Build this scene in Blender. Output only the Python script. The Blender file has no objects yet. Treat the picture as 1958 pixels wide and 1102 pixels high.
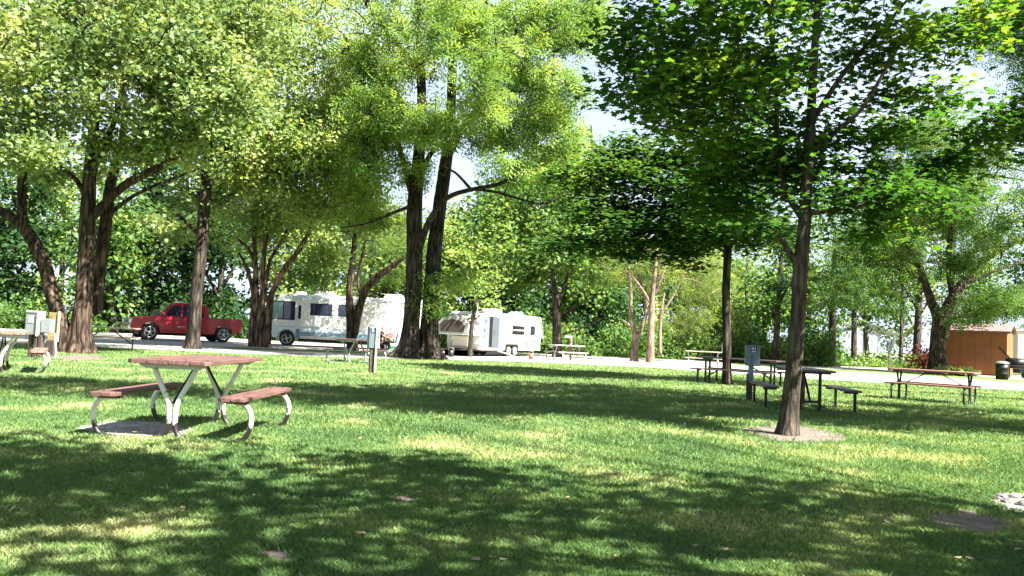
import bpy, bmesh, math, random
import numpy as np
from mathutils import Vector, Matrix
R = math.radians
S = bpy.context.scene
COL = S.collection

# ------------------------------------------------------------------ camera
CAMH = 1.155; FPX = 1600.0; PITCH = R(3.17); ROLL = R(2.68)
fwv = Vector((0, math.cos(PITCH), math.sin(PITCH)))
upv = Vector((0, -math.sin(PITCH), math.cos(PITCH)))
rtv = Vector((1, 0, 0))
cr = math.cos(ROLL) * rtv + math.sin(ROLL) * upv
cu = -math.sin(ROLL) * rtv + math.cos(ROLL) * upv
cd = bpy.data.cameras.new('camera'); cam = bpy.data.objects.new('camera', cd); COL.objects.link(cam)
M = Matrix((cr, cu, -fwv)).transposed().to_4x4(); M.translation = (0, 0, CAMH)
cam.matrix_world = M
cd.sensor_width = 36; cd.lens = FPX / 1958 * 36; cd.clip_end = 2000; cd.clip_start = .05
S.camera = cam

# ------------------------------------------------------------------ light
SUN_EL = R(49); SUN_H = Vector((.82, -.57, 0)).normalized()
sunv = Vector((SUN_H.x * math.cos(SUN_EL), SUN_H.y * math.cos(SUN_EL), math.sin(SUN_EL)))
w = bpy.data.worlds.new('World'); S.world = w; w.use_nodes = True
nt = w.node_tree; bg = nt.nodes['Background']
sky = nt.nodes.new('ShaderNodeTexSky'); sky.sky_type = 'NISHITA'; sky.sun_disc = False
sky.sun_elevation = SUN_EL; sky.sun_rotation = math.atan2(SUN_H.x, SUN_H.y)
sky.air_density = 1.0; sky.dust_density = 2.0; sky.ozone_density = 1.0
# summer haze: the sky whitens towards the horizon, with thin cloud higher up
tc_ = nt.nodes.new('ShaderNodeTexCoord'); sx = nt.nodes.new('ShaderNodeSeparateXYZ'); nt.links.new(tc_.outputs['Generated'], sx.inputs[0])
mr_ = nt.nodes.new('ShaderNodeMapRange'); mr_.inputs[1].default_value = .25; mr_.inputs[2].default_value = .85; mr_.inputs[3].default_value = 1; mr_.inputs[4].default_value = .0
nt.links.new(sx.outputs['Z'], mr_.inputs[0])
nz_ = nt.nodes.new('ShaderNodeTexNoise'); nz_.inputs['Scale'].default_value = 2.6; nz_.inputs['Detail'].default_value = 6; nt.links.new(tc_.outputs['Generated'], nz_.inputs['Vector'])
cm_ = nt.nodes.new('ShaderNodeMapRange'); cm_.inputs[1].default_value = .42; cm_.inputs[2].default_value = .66; cm_.inputs[3].default_value = .6; cm_.inputs[4].default_value = 1.0
nt.links.new(nz_.outputs['Fac'], cm_.inputs[0])
mu_ = nt.nodes.new('ShaderNodeMath'); mu_.operation = 'MULTIPLY'; nt.links.new(mr_.outputs[0], mu_.inputs[0]); nt.links.new(cm_.outputs[0], mu_.inputs[1])
mx_ = nt.nodes.new('ShaderNodeMixRGB'); nt.links.new(mu_.outputs[0], mx_.inputs[0]); nt.links.new(sky.outputs[0], mx_.inputs[1]); mx_.inputs[2].default_value = (6.4, 7.6, 9.2, 1)
nt.links.new(mx_.outputs[0], bg.inputs[0]); bg.inputs[1].default_value = .030
sd = bpy.data.lights.new('sun', 'SUN'); sd.energy = 5; sd.angle = R(.5); sd.color = (1, .95, .86)
so = bpy.data.objects.new('sun', sd); COL.objects.link(so)
so.rotation_euler = (-sunv).to_track_quat('-Z', 'Y').to_euler()
S.view_settings.view_transform = 'Standard'; S.view_settings.look = 'None'
S.view_settings.exposure = 2.75; S.view_settings.gamma = 1
S.render.engine = 'CYCLES'
S.cycles.max_bounces = 6; S.cycles.diffuse_bounces = 3; S.cycles.transmission_bounces = 4; S.cycles.glossy_bounces = 2

# ------------------------------------------------------------------ pixel of the photograph -> point in the place
def ray(px, py): return (px - 979) / FPX * cr - (py - 551) / FPX * cu + fwv
def G(px, py, z=0):
    d = ray(px, py); t = (z - CAMH) / d.z; p = d * t; return Vector((p.x, p.y, z))
def W(px, py, depth):
    d = ray(px, py); t = depth / d.y; return Vector((d.x * t, depth, CAMH + d.z * t))

# ------------------------------------------------------------------ materials
def mat(name, col, rough=.7, metal=0, noise=0, nscale=8, bump=0, bscale=30, col2=None, spec=.5, coat=0):
    m = bpy.data.materials.new(name); m.use_nodes = True; n = m.node_tree; b = n.nodes['Principled BSDF']
    b.inputs['Base Color'].default_value = (*col, 1); b.inputs['Roughness'].default_value = rough
    b.inputs['Metallic'].default_value = metal; b.inputs['Specular IOR Level'].default_value = spec
    if coat: b.inputs['Coat Weight'].default_value = coat; b.inputs['Coat Roughness'].default_value = .05
    tc = n.nodes.new('ShaderNodeTexCoord')
    if noise or col2:
        nz = n.nodes.new('ShaderNodeTexNoise'); nz.inputs['Scale'].default_value = nscale; nz.inputs['Detail'].default_value = 6
        n.links.new(tc.outputs['Object'], nz.inputs['Vector'])
        rp = n.nodes.new('ShaderNodeValToRGB'); rp.color_ramp.elements[0].position = .35; rp.color_ramp.elements[1].position = .65
        c2 = col2 or tuple(max(0, c * (1 - noise)) for c in col)
        rp.color_ramp.elements[0].color = (*c2, 1); rp.color_ramp.elements[1].color = (*col, 1)
        n.links.new(nz.outputs['Fac'], rp.inputs[0]); n.links.new(rp.outputs[0], b.inputs['Base Color'])
    if bump:
        nb = n.nodes.new('ShaderNodeTexNoise'); nb.inputs['Scale'].default_value = bscale; nb.inputs['Detail'].default_value = 5
        n.links.new(tc.outputs['Object'], nb.inputs['Vector'])
        bp = n.nodes.new('ShaderNodeBump'); bp.inputs['Strength'].default_value = bump; bp.inputs['Distance'].default_value = .02
        n.links.new(nb.outputs['Fac'], bp.inputs['Height']); n.links.new(bp.outputs[0], b.inputs['Normal'])
    return m

def wood(name, c1, c2, rough=.6):
    m = mat(name, c1, rough, noise=.3, nscale=5, col2=c2, bump=.3, bscale=30); n = m.node_tree
    mp = n.nodes.new('ShaderNodeMapping'); mp.inputs['Scale'].default_value = (.5, 9, 4); tc = [k for k in n.nodes if k.type == 'TEX_COORD'][0]
    n.links.new(tc.outputs['Object'], mp.inputs[0])
    for k in n.nodes:
        if k.type == 'TEX_NOISE': n.links.new(mp.outputs[0], k.inputs['Vector'])
    return m
def bark(name, c1, c2, sc=9, strength=1.0):
    m = bpy.data.materials.new(name); m.use_nodes = True; n = m.node_tree; b = n.nodes['Principled BSDF']
    b.inputs['Roughness'].default_value = .9; b.inputs['Specular IOR Level'].default_value = .2
    tc = n.nodes.new('ShaderNodeTexCoord'); mp = n.nodes.new('ShaderNodeMapping'); mp.inputs['Scale'].default_value = (sc, sc, sc * .16)
    n.links.new(tc.outputs['Object'], mp.inputs[0])
    nz = n.nodes.new('ShaderNodeTexNoise'); nz.inputs['Scale'].default_value = 1.6; nz.inputs['Detail'].default_value = 7; nz.inputs['Roughness'].default_value = .65
    vo = n.nodes.new('ShaderNodeTexVoronoi'); vo.feature = 'DISTANCE_TO_EDGE'; vo.inputs['Scale'].default_value = 1.1
    n.links.new(mp.outputs[0], nz.inputs['Vector'])
    mx = n.nodes.new('ShaderNodeMixRGB'); mx.inputs[0].default_value = .25
    n.links.new(mp.outputs[0], mx.inputs[1]); n.links.new(nz.outputs['Color'], mx.inputs[2]); n.links.new(mx.outputs[0], vo.inputs['Vector'])
    ad = n.nodes.new('ShaderNodeMath'); ad.operation = 'MULTIPLY_ADD'; ad.inputs[1].default_value = .9
    n.links.new(vo.outputs['Distance'], ad.inputs[0]); n.links.new(nz.outputs['Fac'], ad.inputs[2])
    rp = n.nodes.new('ShaderNodeValToRGB'); rp.color_ramp.elements[0].position = .48; rp.color_ramp.elements[1].position = .84
    rp.color_ramp.elements[0].color = (*c1, 1); rp.color_ramp.elements[1].color = (*c2, 1)
    n.links.new(ad.outputs[0], rp.inputs[0])
    # broad patches of lichen and paler bark
    n2 = n.nodes.new('ShaderNodeTexNoise'); n2.inputs['Scale'].default_value = 1.7; n2.inputs['Detail'].default_value = 4
    n.links.new(tc.outputs['Object'], n2.inputs['Vector'])
    r2 = n.nodes.new('ShaderNodeMapRange'); r2.inputs[1].default_value = .35; r2.inputs[2].default_value = .7; r2.inputs[3].default_value = .65; r2.inputs[4].default_value = 1.35
    n.links.new(n2.outputs['Fac'], r2.inputs[0])
    ml = n.nodes.new('ShaderNodeVectorMath'); ml.operation = 'SCALE'
    n.links.new(rp.outputs[0], ml.inputs[0]); n.links.new(r2.outputs[0], ml.inputs['Scale']); n.links.new(ml.outputs[0], b.inputs['Base Color'])
    bp = n.nodes.new('ShaderNodeBump'); bp.inputs['Strength'].default_value = strength; bp.inputs['Distance'].default_value = .09
    n.links.new(ad.outputs[0], bp.inputs['Height']); n.links.new(bp.outputs[0], b.inputs['Normal'])
    return m

def leafmat(name, c, yel=None, trans=.38, gloss=.012, tboost=1.6, nscale=.45):
    """leaf: diffuse + translucent + thin gloss; each leaf its own shade (face attribute v)"""
    m = bpy.data.materials.new(name); m.use_nodes = True; n = m.node_tree; n.nodes.clear()
    yel = yel or (min(1, c[0] * 1.9), c[1] * 1.35, c[2] * .9)
    at = n.nodes.new('ShaderNodeAttribute'); at.attribute_name = 'v'
    tc = n.nodes.new('ShaderNodeTexCoord'); nz = n.nodes.new('ShaderNodeTexNoise'); nz.inputs['Scale'].default_value = nscale
    n.links.new(tc.outputs['Object'], nz.inputs['Vector'])
    ad = n.nodes.new('ShaderNodeMath'); ad.operation = 'MULTIPLY_ADD'; ad.inputs[1].default_value = .6
    n.links.new(at.outputs['Fac'], ad.inputs[0])
    sb = n.nodes.new('ShaderNodeMath'); sb.operation = 'MULTIPLY_ADD'; sb.inputs[1].default_value = 1.6; sb.inputs[2].default_value = -.6
    n.links.new(nz.outputs['Fac'], sb.inputs[0]); n.links.new(sb.outputs[0], ad.inputs[2])
    rp = n.nodes.new('ShaderNodeValToRGB'); e = rp.color_ramp.elements
    e[0].position = .15; e[0].color = (c[0] * .6, c[1] * .65, c[2] * .8, 1); e[1].position = .95; e[1].color = (*yel, 1)
    k = e.new(.55); k.color = (*c, 1)
    n.links.new(ad.outputs[0], rp.inputs[0])
    di = n.nodes.new('ShaderNodeBsdfDiffuse'); tr = n.nodes.new('ShaderNodeBsdfTranslucent'); gl = n.nodes.new('ShaderNodeBsdfGlossy')
    gl.inputs['Roughness'].default_value = .6; gl.inputs['Color'].default_value = (.9, .95, .9, 1)
    tm = n.nodes.new('ShaderNodeMixRGB'); tm.blend_type = 'MULTIPLY'; tm.inputs[0].default_value = 1; tm.inputs[2].default_value = (tboost * 1.15, tboost, tboost * .55, 1)
    n.links.new(rp.outputs[0], di.inputs[0]); n.links.new(rp.outputs[0], tm.inputs[1]); n.links.new(tm.outputs[0], tr.inputs[0])
    m1 = n.nodes.new('ShaderNodeMixShader'); m1.inputs[0].default_value = trans
    n.links.new(di.outputs[0], m1.inputs[1]); n.links.new(tr.outputs[0], m1.inputs[2])
    m2 = n.nodes.new('ShaderNodeMixShader'); m2.inputs[0].default_value = gloss
    n.links.new(m1.outputs[0], m2.inputs[1]); n.links.new(gl.outputs[0], m2.inputs[2])
    o = n.nodes.new('ShaderNodeOutputMaterial'); n.links.new(m2.outputs[0], o.inputs[0])
    return m

# ------------------------------------------------------------------ object helpers
def tag(o, label=None, cat=None, group=None, kind=None):
    if label: o['label'] = label
    if cat: o['category'] = cat
    if group: o['group'] = group
    if kind: o['kind'] = kind
    return o
def empty(name, loc, rz=0, label=None, cat=None, group=None):
    o = bpy.data.objects.new(name, None); COL.objects.link(o); o.location = loc; o.rotation_euler = (0, 0, rz); o.empty_display_size = .2
    return tag(o, label, cat, group)
class MB:
    def __init__(s): s.v = []; s.f = []; s.smooth = []
    def add(s, vs, fs, sm=False):
        b = len(s.v); s.v += [tuple(v) for v in vs]; s.f += [tuple(i + b for i in f) for f in fs]; s.smooth += [sm] * len(fs); return s
    def box(s, c, d, rot=None):
        c = Vector(c); h = Vector(d) / 2; vs = []
        for z in (-1, 1):
            for x, y in ((-1, -1), (1, -1), (1, 1), (-1, 1)):
                p = Vector((x * h.x, y * h.y, z * h.z))
                if rot: p = rot @ p
                vs.append(c + p)
        return s.add(vs, [(3, 2, 1, 0), (4, 5, 6, 7), (0, 1, 5, 4), (1, 2, 6, 5), (2, 3, 7, 6), (3, 0, 4, 7)])
    def bar(s, a, b, wd, ht):
        a = Vector(a); b = Vector(b); d = b - a; L = d.length; q = d.to_track_quat('X', 'Z').to_matrix()
        return s.box((a + b) / 2, (L, wd, ht), q)
    def prism(s, poly, y0, y1, axis='y', sm=False):
        """poly of (a,b) pairs extruded: axis y -> (a, y, b); axis z -> (a, b, z); axis x -> (x, a, b)"""
        n = len(poly); mk = {'y': lambda a, b, t: (a, t, b), 'z': lambda a, b, t: (a, b, t), 'x': lambda a, b, t: (t, a, b)}[axis]
        vs = [mk(a, b, y0) for a, b in poly] + [mk(a, b, y1) for a, b in poly]
        fs = [tuple(range(n)), tuple(reversed(range(n, 2 * n)))] + [(i, i + n, (i + 1) % n + n, (i + 1) % n) for i in range(n)]
        return s.add(vs, fs, sm)
    def lathe(s, prof, c, axis='z', n=20, sm=True):
        c = Vector(c); vs = []; fs = []
        for r_, h in prof:
            for k in range(n):
                a = 2 * math.pi * k / n; x, y = r_ * math.cos(a), r_ * math.sin(a)
                p = {'z': (x, y, h), 'y': (x, h, y), 'x': (h, x, y)}[axis]; vs.append(c + Vector(p))
        for i in range(len(prof) - 1):
            for k in range(n):
                fs.append((i * n + k, i * n + (k + 1) % n, (i + 1) * n + (k + 1) % n, (i + 1) * n + k))
        fs.append(tuple(reversed(range(n)))); fs.append(tuple(range((len(prof) - 1) * n, len(prof) * n)))
        return s.add(vs, fs, sm)
    def tube(s, pts, rad, n=8, ridge=0, seed=0, sub=1, flare=0):
        P = [Vector(p) for p in pts]; Rr = list(rad) if hasattr(rad, '__len__') else [rad] * len(P)
        if len(Rr) == 2 and len(P) > 2: Rr = [Rr[0] + (Rr[1] - Rr[0]) * i / (len(P) - 1) for i in range(len(P))]
        if sub > 1 and len(P) > 2:
            Q = []; RR = []
            for i in range(len(P) - 1):
                p0 = P[max(0, i - 1)]; p1 = P[i]; p2 = P[i + 1]; p3 = P[min(len(P) - 1, i + 2)]
                for k in range(sub):
                    t = k / sub
                    Q.append(.5 * ((2 * p1) + (p2 - p0) * t + (2 * p0 - 5 * p1 + 4 * p2 - p3) * t * t + (3 * p1 - p0 - 3 * p2 + p3) * t ** 3))
                    RR.append(Rr[i] + (Rr[i + 1] - Rr[i]) * t)
            Q.append(P[-1]); RR.append(Rr[-1]); P, Rr = Q, RR
        rnd = random.Random(seed); ph = [rnd.uniform(0, 6.28) for _ in range(6)]
        vs = []; fs = []; T = (P[1] - P[0]).normalized()
        N = T.orthogonal().normalized()
        for i, p in enumerate(P):
            t = (P[min(i + 1, len(P) - 1)] - P[max(i - 1, 0)]).normalized()
            N = (N - t * N.dot(t)).normalized(); B = t.cross(N); L = i * .37
            for k in range(n):
                a = 2 * math.pi * k / n; r_ = Rr[i]
                if ridge:
                    r_ *= 1 + ridge * (.5 * math.sin(3 * a + ph[0] + L * .5) + .45 * math.sin(5 * a + ph[1] - L * .4) + .4 * math.sin(9 * a + ph[2] + L * .7) + rnd.uniform(-.35, .35))
                if flare and i < len(P) * .5:
                    h = p.z - P[0].z; e = math.exp(-max(h, 0) / (1.1 * Rr[0] + .05)); r_ *= 1 + flare * e * (.75 + .5 * math.sin(4 * a + ph[3]) * math.sin(2 * a + ph[4]) + .25 * math.sin(7 * a + ph[5]))
                vs.append(p + (N * math.cos(a) + B * math.sin(a)) * r_)
        m = len(P)
        for i in range(m - 1):
            for k in range(n):
                fs.append((i * n + k, i * n + (k + 1) % n, (i + 1) * n + (k + 1) % n, (i + 1) * n + k))
        fs.append(tuple(reversed(range(n)))); fs.append(tuple(range((m - 1) * n, m * n)))
        return s.add(vs, fs, True)
    def panel(s, q, u0, u1, v0, v1, t=.012, inset=.002):
        """a thin slab on the quad q = (p00, p10, p11, p01), proud of it by t"""
        q = [Vector(p) for p in q]
        def at(u, v): return (q[0] * (1 - u) + q[1] * u) * (1 - v) + (q[3] * (1 - u) + q[2] * u) * v
        nn = (q[1] - q[0]).cross(q[3] - q[0]).normalized()
        a = [at(u0, v0), at(u1, v0), at(u1, v1), at(u0, v1)]
        vs = [p - nn * inset for p in a] + [p + nn * t for p in a]
        return s.add(vs, [(3, 2, 1, 0), (4, 5, 6, 7), (0, 1, 5, 4), (1, 2, 6, 5), (2, 3, 7, 6), (3, 0, 4, 7)])
    def build(s, name, m, parent=None, bevel=0, seg=2, **kw):
        me = bpy.data.meshes.new(name); me.from_pydata(s.v, [], s.f); me.update()
        me.polygons.foreach_set('use_smooth', s.smooth); me.materials.append(m)
        o = bpy.data.objects.new(name, me); COL.objects.link(o)
        if parent: o.parent = parent
        if bevel:
            b = o.modifiers.new('bevel', 'BEVEL'); b.width = bevel; b.segments = seg; b.limit_method = 'ANGLE'; b.angle_limit = R(35)
        if kw: tag(o, **kw)
        return o
def copy_tree(o, parent=None):
    c = o.copy(); COL.objects.link(c)
    if parent: c.parent = parent
    for ch in [x for x in COL.objects if x.parent == o]: copy_tree(ch, c)
    return c
def fast_mesh(name, V, F, n, m, parent=None, vals=None, smooth=False):
    """V (N,3) array, F (M,n) array of n-gons"""
    me = bpy.data.meshes.new(name); me.vertices.add(len(V)); me.vertices.foreach_set('co', V.astype(np.float32).ravel())
    me.loops.add(F.size); me.loops.foreach_set('vertex_index', F.astype(np.int32).ravel())
    me.polygons.add(len(F)); me.polygons.foreach_set('loop_start', np.arange(0, F.size, n, dtype=np.int32))
    me.polygons.foreach_set('loop_total', np.full(len(F), n, dtype=np.int32))
    if vals is not None:
        a = me.attributes.new('v', 'FLOAT', 'FACE'); a.data.foreach_set('value', vals.astype(np.float32))
    me.update(calc_edges=True); me.materials.append(m)
    o = bpy.data.objects.new(name, me); COL.objects.link(o)
    if parent: o.parent = parent
    return o

# ------------------------------------------------------------------ ground, lawn, roads (the setting)
def ground_mat():
    m = bpy.data.materials.new('lawn_soil'); m.use_nodes = True; n = m.node_tree; b = n.nodes['Principled BSDF']; b.inputs['Roughness'].default_value = .95
    b.inputs['Specular IOR Level'].default_value = .1
    tc = n.nodes.new('ShaderNodeTexCoord')
    def nz(s, d=6, r_=.6):
        k = n.nodes.new('ShaderNodeTexNoise'); k.inputs['Scale'].default_value = s; k.inputs['Detail'].default_value = d; k.inputs['Roughness'].default_value = r_
        n.links.new(tc.outputs['Object'], k.inputs['Vector']); return k
    def ramp(k, p0, c0, p1, c1):
        rp = n.nodes.new('ShaderNodeValToRGB'); e = rp.color_ramp.elements; e[0].position = p0; e[0].color = (*c0, 1); e[1].position = p1; e[1].color = (*c1, 1)
        n.links.new(k.outputs['Fac'], rp.inputs[0]); return rp
    a = ramp(nz(14, 8, .75), .35, (.06, .11, .028), .68, (.17, .23, .08))
    d = ramp(nz(.5, 5), .56, (0, 0, 0), .74, (1, 1, 1))
    mx = n.nodes.new('ShaderNodeMixRGB'); n.links.new(d.outputs[0], mx.inputs[0]); n.links.new(a.outputs[0], mx.inputs[1]); mx.inputs[2].default_value = (.20, .21, .08, 1)
    n.links.new(mx.outputs[0], b.inputs['Base Color'])
    k = nz(25, 8, .8); bp = n.nodes.new('ShaderNodeBump'); bp.inputs['Strength'].default_value = .9; bp.inputs['Distance'].default_value = .06
    n.links.new(k.outputs['Fac'], bp.inputs['Height']); n.links.new(bp.outputs[0], b.inputs['Normal'])
    return m
g = MB(); g.add([(-700, -60, 0), (700, -60, 0), (700, 1400, 0), (-700, 1400, 0)], [(0, 1, 2, 3)]); g.build('ground', ground_mat(), kind='structure')

m_road = mat('road_gravel', (.34, .325, .30), .95, noise=.35, nscale=1.4, bump=.5, bscale=40)
m_gravel = mat('pale_gravel', (.34, .325, .30), .95, noise=.3, nscale=3, bump=.6, bscale=60)
def sheet(name, near, far, z, m):
    vs = []; fs = []; rnd = random.Random(len(near))
    def dens(L):
        o = []
        for i in range(len(L) - 1):
            for k in range(12):
                t = k / 12; o.append((L[i][0] * (1 - t) + L[i + 1][0] * t, L[i][1] * (1 - t) + L[i + 1][1] * t))
        o.append(L[-1]); return o
    A = [G(*p, z) for p in dens(near)]; B = [G(*p, z) for p in dens(far)]
    n = len(A)
    for k, p in enumerate(A): vs.append((p.x, p.y + .16 * math.sin(k * 1.7) + rnd.uniform(-.12, .12), z))
    for p in B: vs.append((p.x, p.y, z))
    for i in range(n - 1): fs.append((i, i + 1, n + i + 1, n + i))
    mb = MB(); mb.add(vs, fs); return mb.build(name, m, kind='structure')
X0 = [-300, 0, 200, 440, 640, 900, 1040, 1250, 1560, 1750, 1958, 2300]
near = [645, 656, 664, 675, 683, 689, 693, 703, 725, 736, 747, 768]
far = [606, 619, 627, 667, 674, 682, 683, 689, 708, 718, 733, 752]
sheet('road', list(zip(X0, near)), list(zip(X0, far)), .008, m_road)
XG = [190, 240, 440, 640, 840, 900]
sheet('gravel_pad', list(zip(XG, [650, 656, 664, 671, 680, 682])), list(zip(XG, [640, 636, 640, 646, 658, 664])), .004, m_gravel)
XT = [850, 900, 1040, 1250, 1400]
sheet('trailer_pad', list(zip(XT, [681, 682.5, 684, 689.5, 698])), list(zip(XT, [668, 671, 677, 682, 690])), .004, m_gravel)
XD = [1430, 1560, 1750, 1900, 2000]
sheet('drive', list(zip(XD, [696, 705, 711, 723, 731])), list(zip(XD, [692, 698, 704, 714, 720])), .012, m_road)
XL = [1480, 1640, 1760, 1860]
sheet('gravel_lot', list(zip(XL, [684, 691, 696, 701])), list(zip(XL, [670, 677, 682.5, 687])), .006, m_gravel)
XF = [-300, 0, 130, 260]
sheet('far_road', list(zip(XF, [598, 611, 617, 624])), list(zip(XF, [590, 602, 608, 614.5])), .005, m_road)

m_dirt = mat('bare_dirt', (.135, .105, .085), .95, noise=.5, nscale=5, bump=1, bscale=25)
m_slab = mat('concrete_pad', (.36, .32, .31), .9, noise=.4, nscale=4, bump=.5, bscale=30)
patches = []
def patch(name, pts, z, m, rag=.06, seed=1, **kw):
    rnd = random.Random(seed); P = [G(*p) for p in pts]; out = []
    for i in range(len(P)):
        a, b = P[i], P[(i + 1) % len(P)]
        for k in range(7):
            q = a.lerp(b, k / 7); out.append((q.x + rnd.uniform(-rag, rag), q.y + rnd.uniform(-rag, rag)))
    patches.append(out); c = (sum(p[0] for p in out) / len(out), sum(p[1] for p in out) / len(out))
    mb = MB(); n = len(out); mb.add([(x, y, z) for x, y in out] + [(c[0], c[1], z + .001)], [(i, (i + 1) % n, n) for i in range(n)])
    return mb.build(name, m, kind='structure', **kw)
patch('concrete_pad', [(148, 818), (200, 806), (290, 806), (350, 812), (372, 824), (345, 836), (300, 840), (230, 838), (180, 832)], .006, m_slab, .04, 2)
patch('tree_pad', [(1412, 822), (1470, 812), (1545, 818), (1612, 832), (1618, 843), (1560, 850), (1490, 845), (1440, 833)], .006, m_dirt, .05, 3)
patch('dirt_patch', [(1760, 985), (1840, 975), (1930, 995), (1950, 1020), (1900, 1032), (1820, 1015), (1770, 1003)], .004, m_dirt, .07, 4)
patch('dirt_patch', [(480, 1060), (530, 1045), (575, 1058), (560, 1080), (500, 1082)], .004, m_dirt, .05, 5)
patch('dirt_patch', [(752, 955), (778, 948), (800, 958), (782, 966)], .004, m_dirt, .03, 6)
patch('dirt_patch', [(1900, 954), (1925, 944), (1990, 942), (2030, 962), (1980, 984), (1925, 980)], .004, m_slab, .05, 7)
patch('dirt_patch', [(100, 684), (150, 678), (200, 682), (190, 690), (120, 690)], .004, m_dirt, .1, 8)

def inpoly(x, y, poly):
    r_ = np.zeros(len(x), bool); n = len(poly)
    for i in range(n):
        x1, y1 = poly[i]; x2, y2 = poly[(i + 1) % n]
        c = ((y1 > y) != (y2 > y)) & (x < (x2 - x1) * (y - y1) / (y2 - y1 + 1e-12) + x1); r_ ^= c
    return r_
def grassmat():
    m = leafmat('grass_blade', (.114, .205, .062), (.56, .53, .28), trans=.4, gloss=.01, tboost=1.3, nscale=.8)
    return m
def grass():
    rg = np.random.default_rng(5); N = 950000
    row = rg.uniform(50, 520, N); d = CAMH * FPX / row * (1 + rg.normal(0, .01, N))
    x = rg.uniform(-.78, .80, N) * d + rg.uniform(-.5, .5, N); y = d
    # clumps: pull density towards patches
    f = .5 + .5 * np.sin(x * 2.1 + 1.3 * np.sin(y * 1.7)) * np.sin(y * 2.6 + 1.1 * np.sin(x * 1.9))
    keep = rg.uniform(0, 1, N) < (.55 + .45 * f)
    # the near edge of the road
    px = 979 + FPX * x / y; hy = 639.6 + .0468 * (px - 979); py = hy + CAMH * FPX / y
    keep &= py > np.interp(px, X0, near) + 1.2
    for p in patches:
        cx, cy = sum(q[0] for q in p) / len(p), sum(q[1] for q in p) / len(p)
        for sc_, pr_ in ((.97, .45), (.84, .75), (.7, .8)): keep &= ~(inpoly(x, y, [(cx + (q[0] - cx) * sc_, cy + (q[1] - cy) * sc_) for q in p]) & (rg.uniform(0, 1, N) < pr_))
    x, y, d, f = x[keep], y[keep], d[keep], f[keep]; n = len(x)
    h = rg.uniform(.014, .038, n) * (.75 + .5 * f) * (1 + .02 * d); h[rg.uniform(0, 1, n) < .01] *= 1.4
    wd = np.maximum(.0017, .00048 * d) * rg.uniform(.7, 1.4, n)
    a = rg.uniform(0, 2 * np.pi, n); lean = rg.uniform(.1, 1.0, n) * h; la = rg.uniform(0, 2 * np.pi, n)
    ux, uy = np.cos(a) * wd, np.sin(a) * wd
    V = np.zeros((n, 4, 3)); mx = x + np.cos(la) * lean * .35; my = y + np.sin(la) * lean * .35
    V[:, 0] = np.stack([x - ux, y - uy, np.full(n, -.003)], 1); V[:, 1] = np.stack([x + ux, y + uy, np.full(n, -.003)], 1)
    V[:, 2] = np.stack([mx + ux * .8, my + uy * .8, h * .6], 1); V[:, 3] = np.stack([x + np.cos(la) * lean, y + np.sin(la) * lean, h], 1)
    F = np.arange(n * 4).reshape(n, 4)
    v = np.clip(rg.normal(.45, .22, n), 0, 1)
    dry = np.clip(np.sin(x * .9 + 2 * np.sin(y * .55)) * np.sin(y * 1.3 + x * .4), 0, 1) * .45
    o = fast_mesh('grass', V.reshape(-1, 3), F, 4, grassmat(), vals=v * .75 + .03 + dry * .7 * (rg.uniform(0, 1, n) < .6))
    tag(o, 'short mown green grass covering the campground lawn', 'grass', kind='stuff')
grass()

# ------------------------------------------------------------------ trees
def tpl(kind):
    if kind == 'maple':
        P = [(0, 0), (.18, -.02), (.46, .05), (.30, .28), (.52, .55), (.22, .52), (.0, 1.0), (-.22, .52), (-.52, .55), (-.30, .28), (-.46, .05), (-.18, -.02)]
        return np.array([(x, y, -.25 * abs(x) - .12 * y * y) for x, y in P]), [list(range(12))]
    if kind == 'lobed':
        P = [(0, 0), (.42, .12), (.40, .55), (.0, 1.0), (-.40, .55), (-.42, .12)]
        return np.array([(x, y, -.25 * abs(x) - .1 * y * y) for x, y in P]), [list(range(6))]
    if kind == 'oval':
        return np.array([(0, 0, 0), (.3, .5, -.06), (0, 1, -.12), (-.3, .5, -.06)]), [[0, 1, 2, 3]]
    if kind == 'frond':
        V = []; F = []
        for i, (t, sgn) in enumerate([(0.0, 1), (.12, -1), (.3, 1), (.42, -1), (.6, 1), (.72, -1)]):
            b = len(V); V += [(0, t, -.12 * t * t), (sgn * .13, t + .07, -.12 * t * t - .02), (sgn * .30, t + .2, -.12 * t * t - .07), (sgn * .10, t + .17, -.12 * t * t - .02)]
            F.append([b, b + 1, b + 2, b + 3])
        return np.array(V), F
def leaves(name, pos, kind, size, m, parent, rg, up=.6, droop=0.2, outward=None):
    n = len(pos); T, F = tpl(kind); k = len(T)
    nrm = rg.normal(0, 1, (n, 3)) * (1 - up); nrm[:, 2] += up + .15
    nrm /= np.linalg.norm(nrm, axis=1, keepdims=True) + 1e-9
    a = rg.normal(0, 1, (n, 3)); a[:, 2] -= droop
    if outward is not None: a += outward
    b = a - nrm * np.sum(a * nrm, 1, keepdims=True); b /= np.linalg.norm(b, axis=1, keepdims=True) + 1e-9
    c = np.cross(b, nrm); s = (size * rg.uniform(.65, 1.25, n))[:, None]
    V = np.empty((n, k, 3))
    for i, (x, y, z) in enumerate(T): V[:, i] = pos + s * (x * c + y * b + z * nrm)
    ln = len(F[0]); FF = (np.arange(n)[:, None, None] * k + np.array(F)[None]).reshape(-1, ln)
    vals = np.repeat(np.clip(rg.normal(.5, .25, n), 0, 1), len(F))
    return fast_mesh(name, V.reshape(-1, 3), FF, ln, m, parent, vals)

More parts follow.
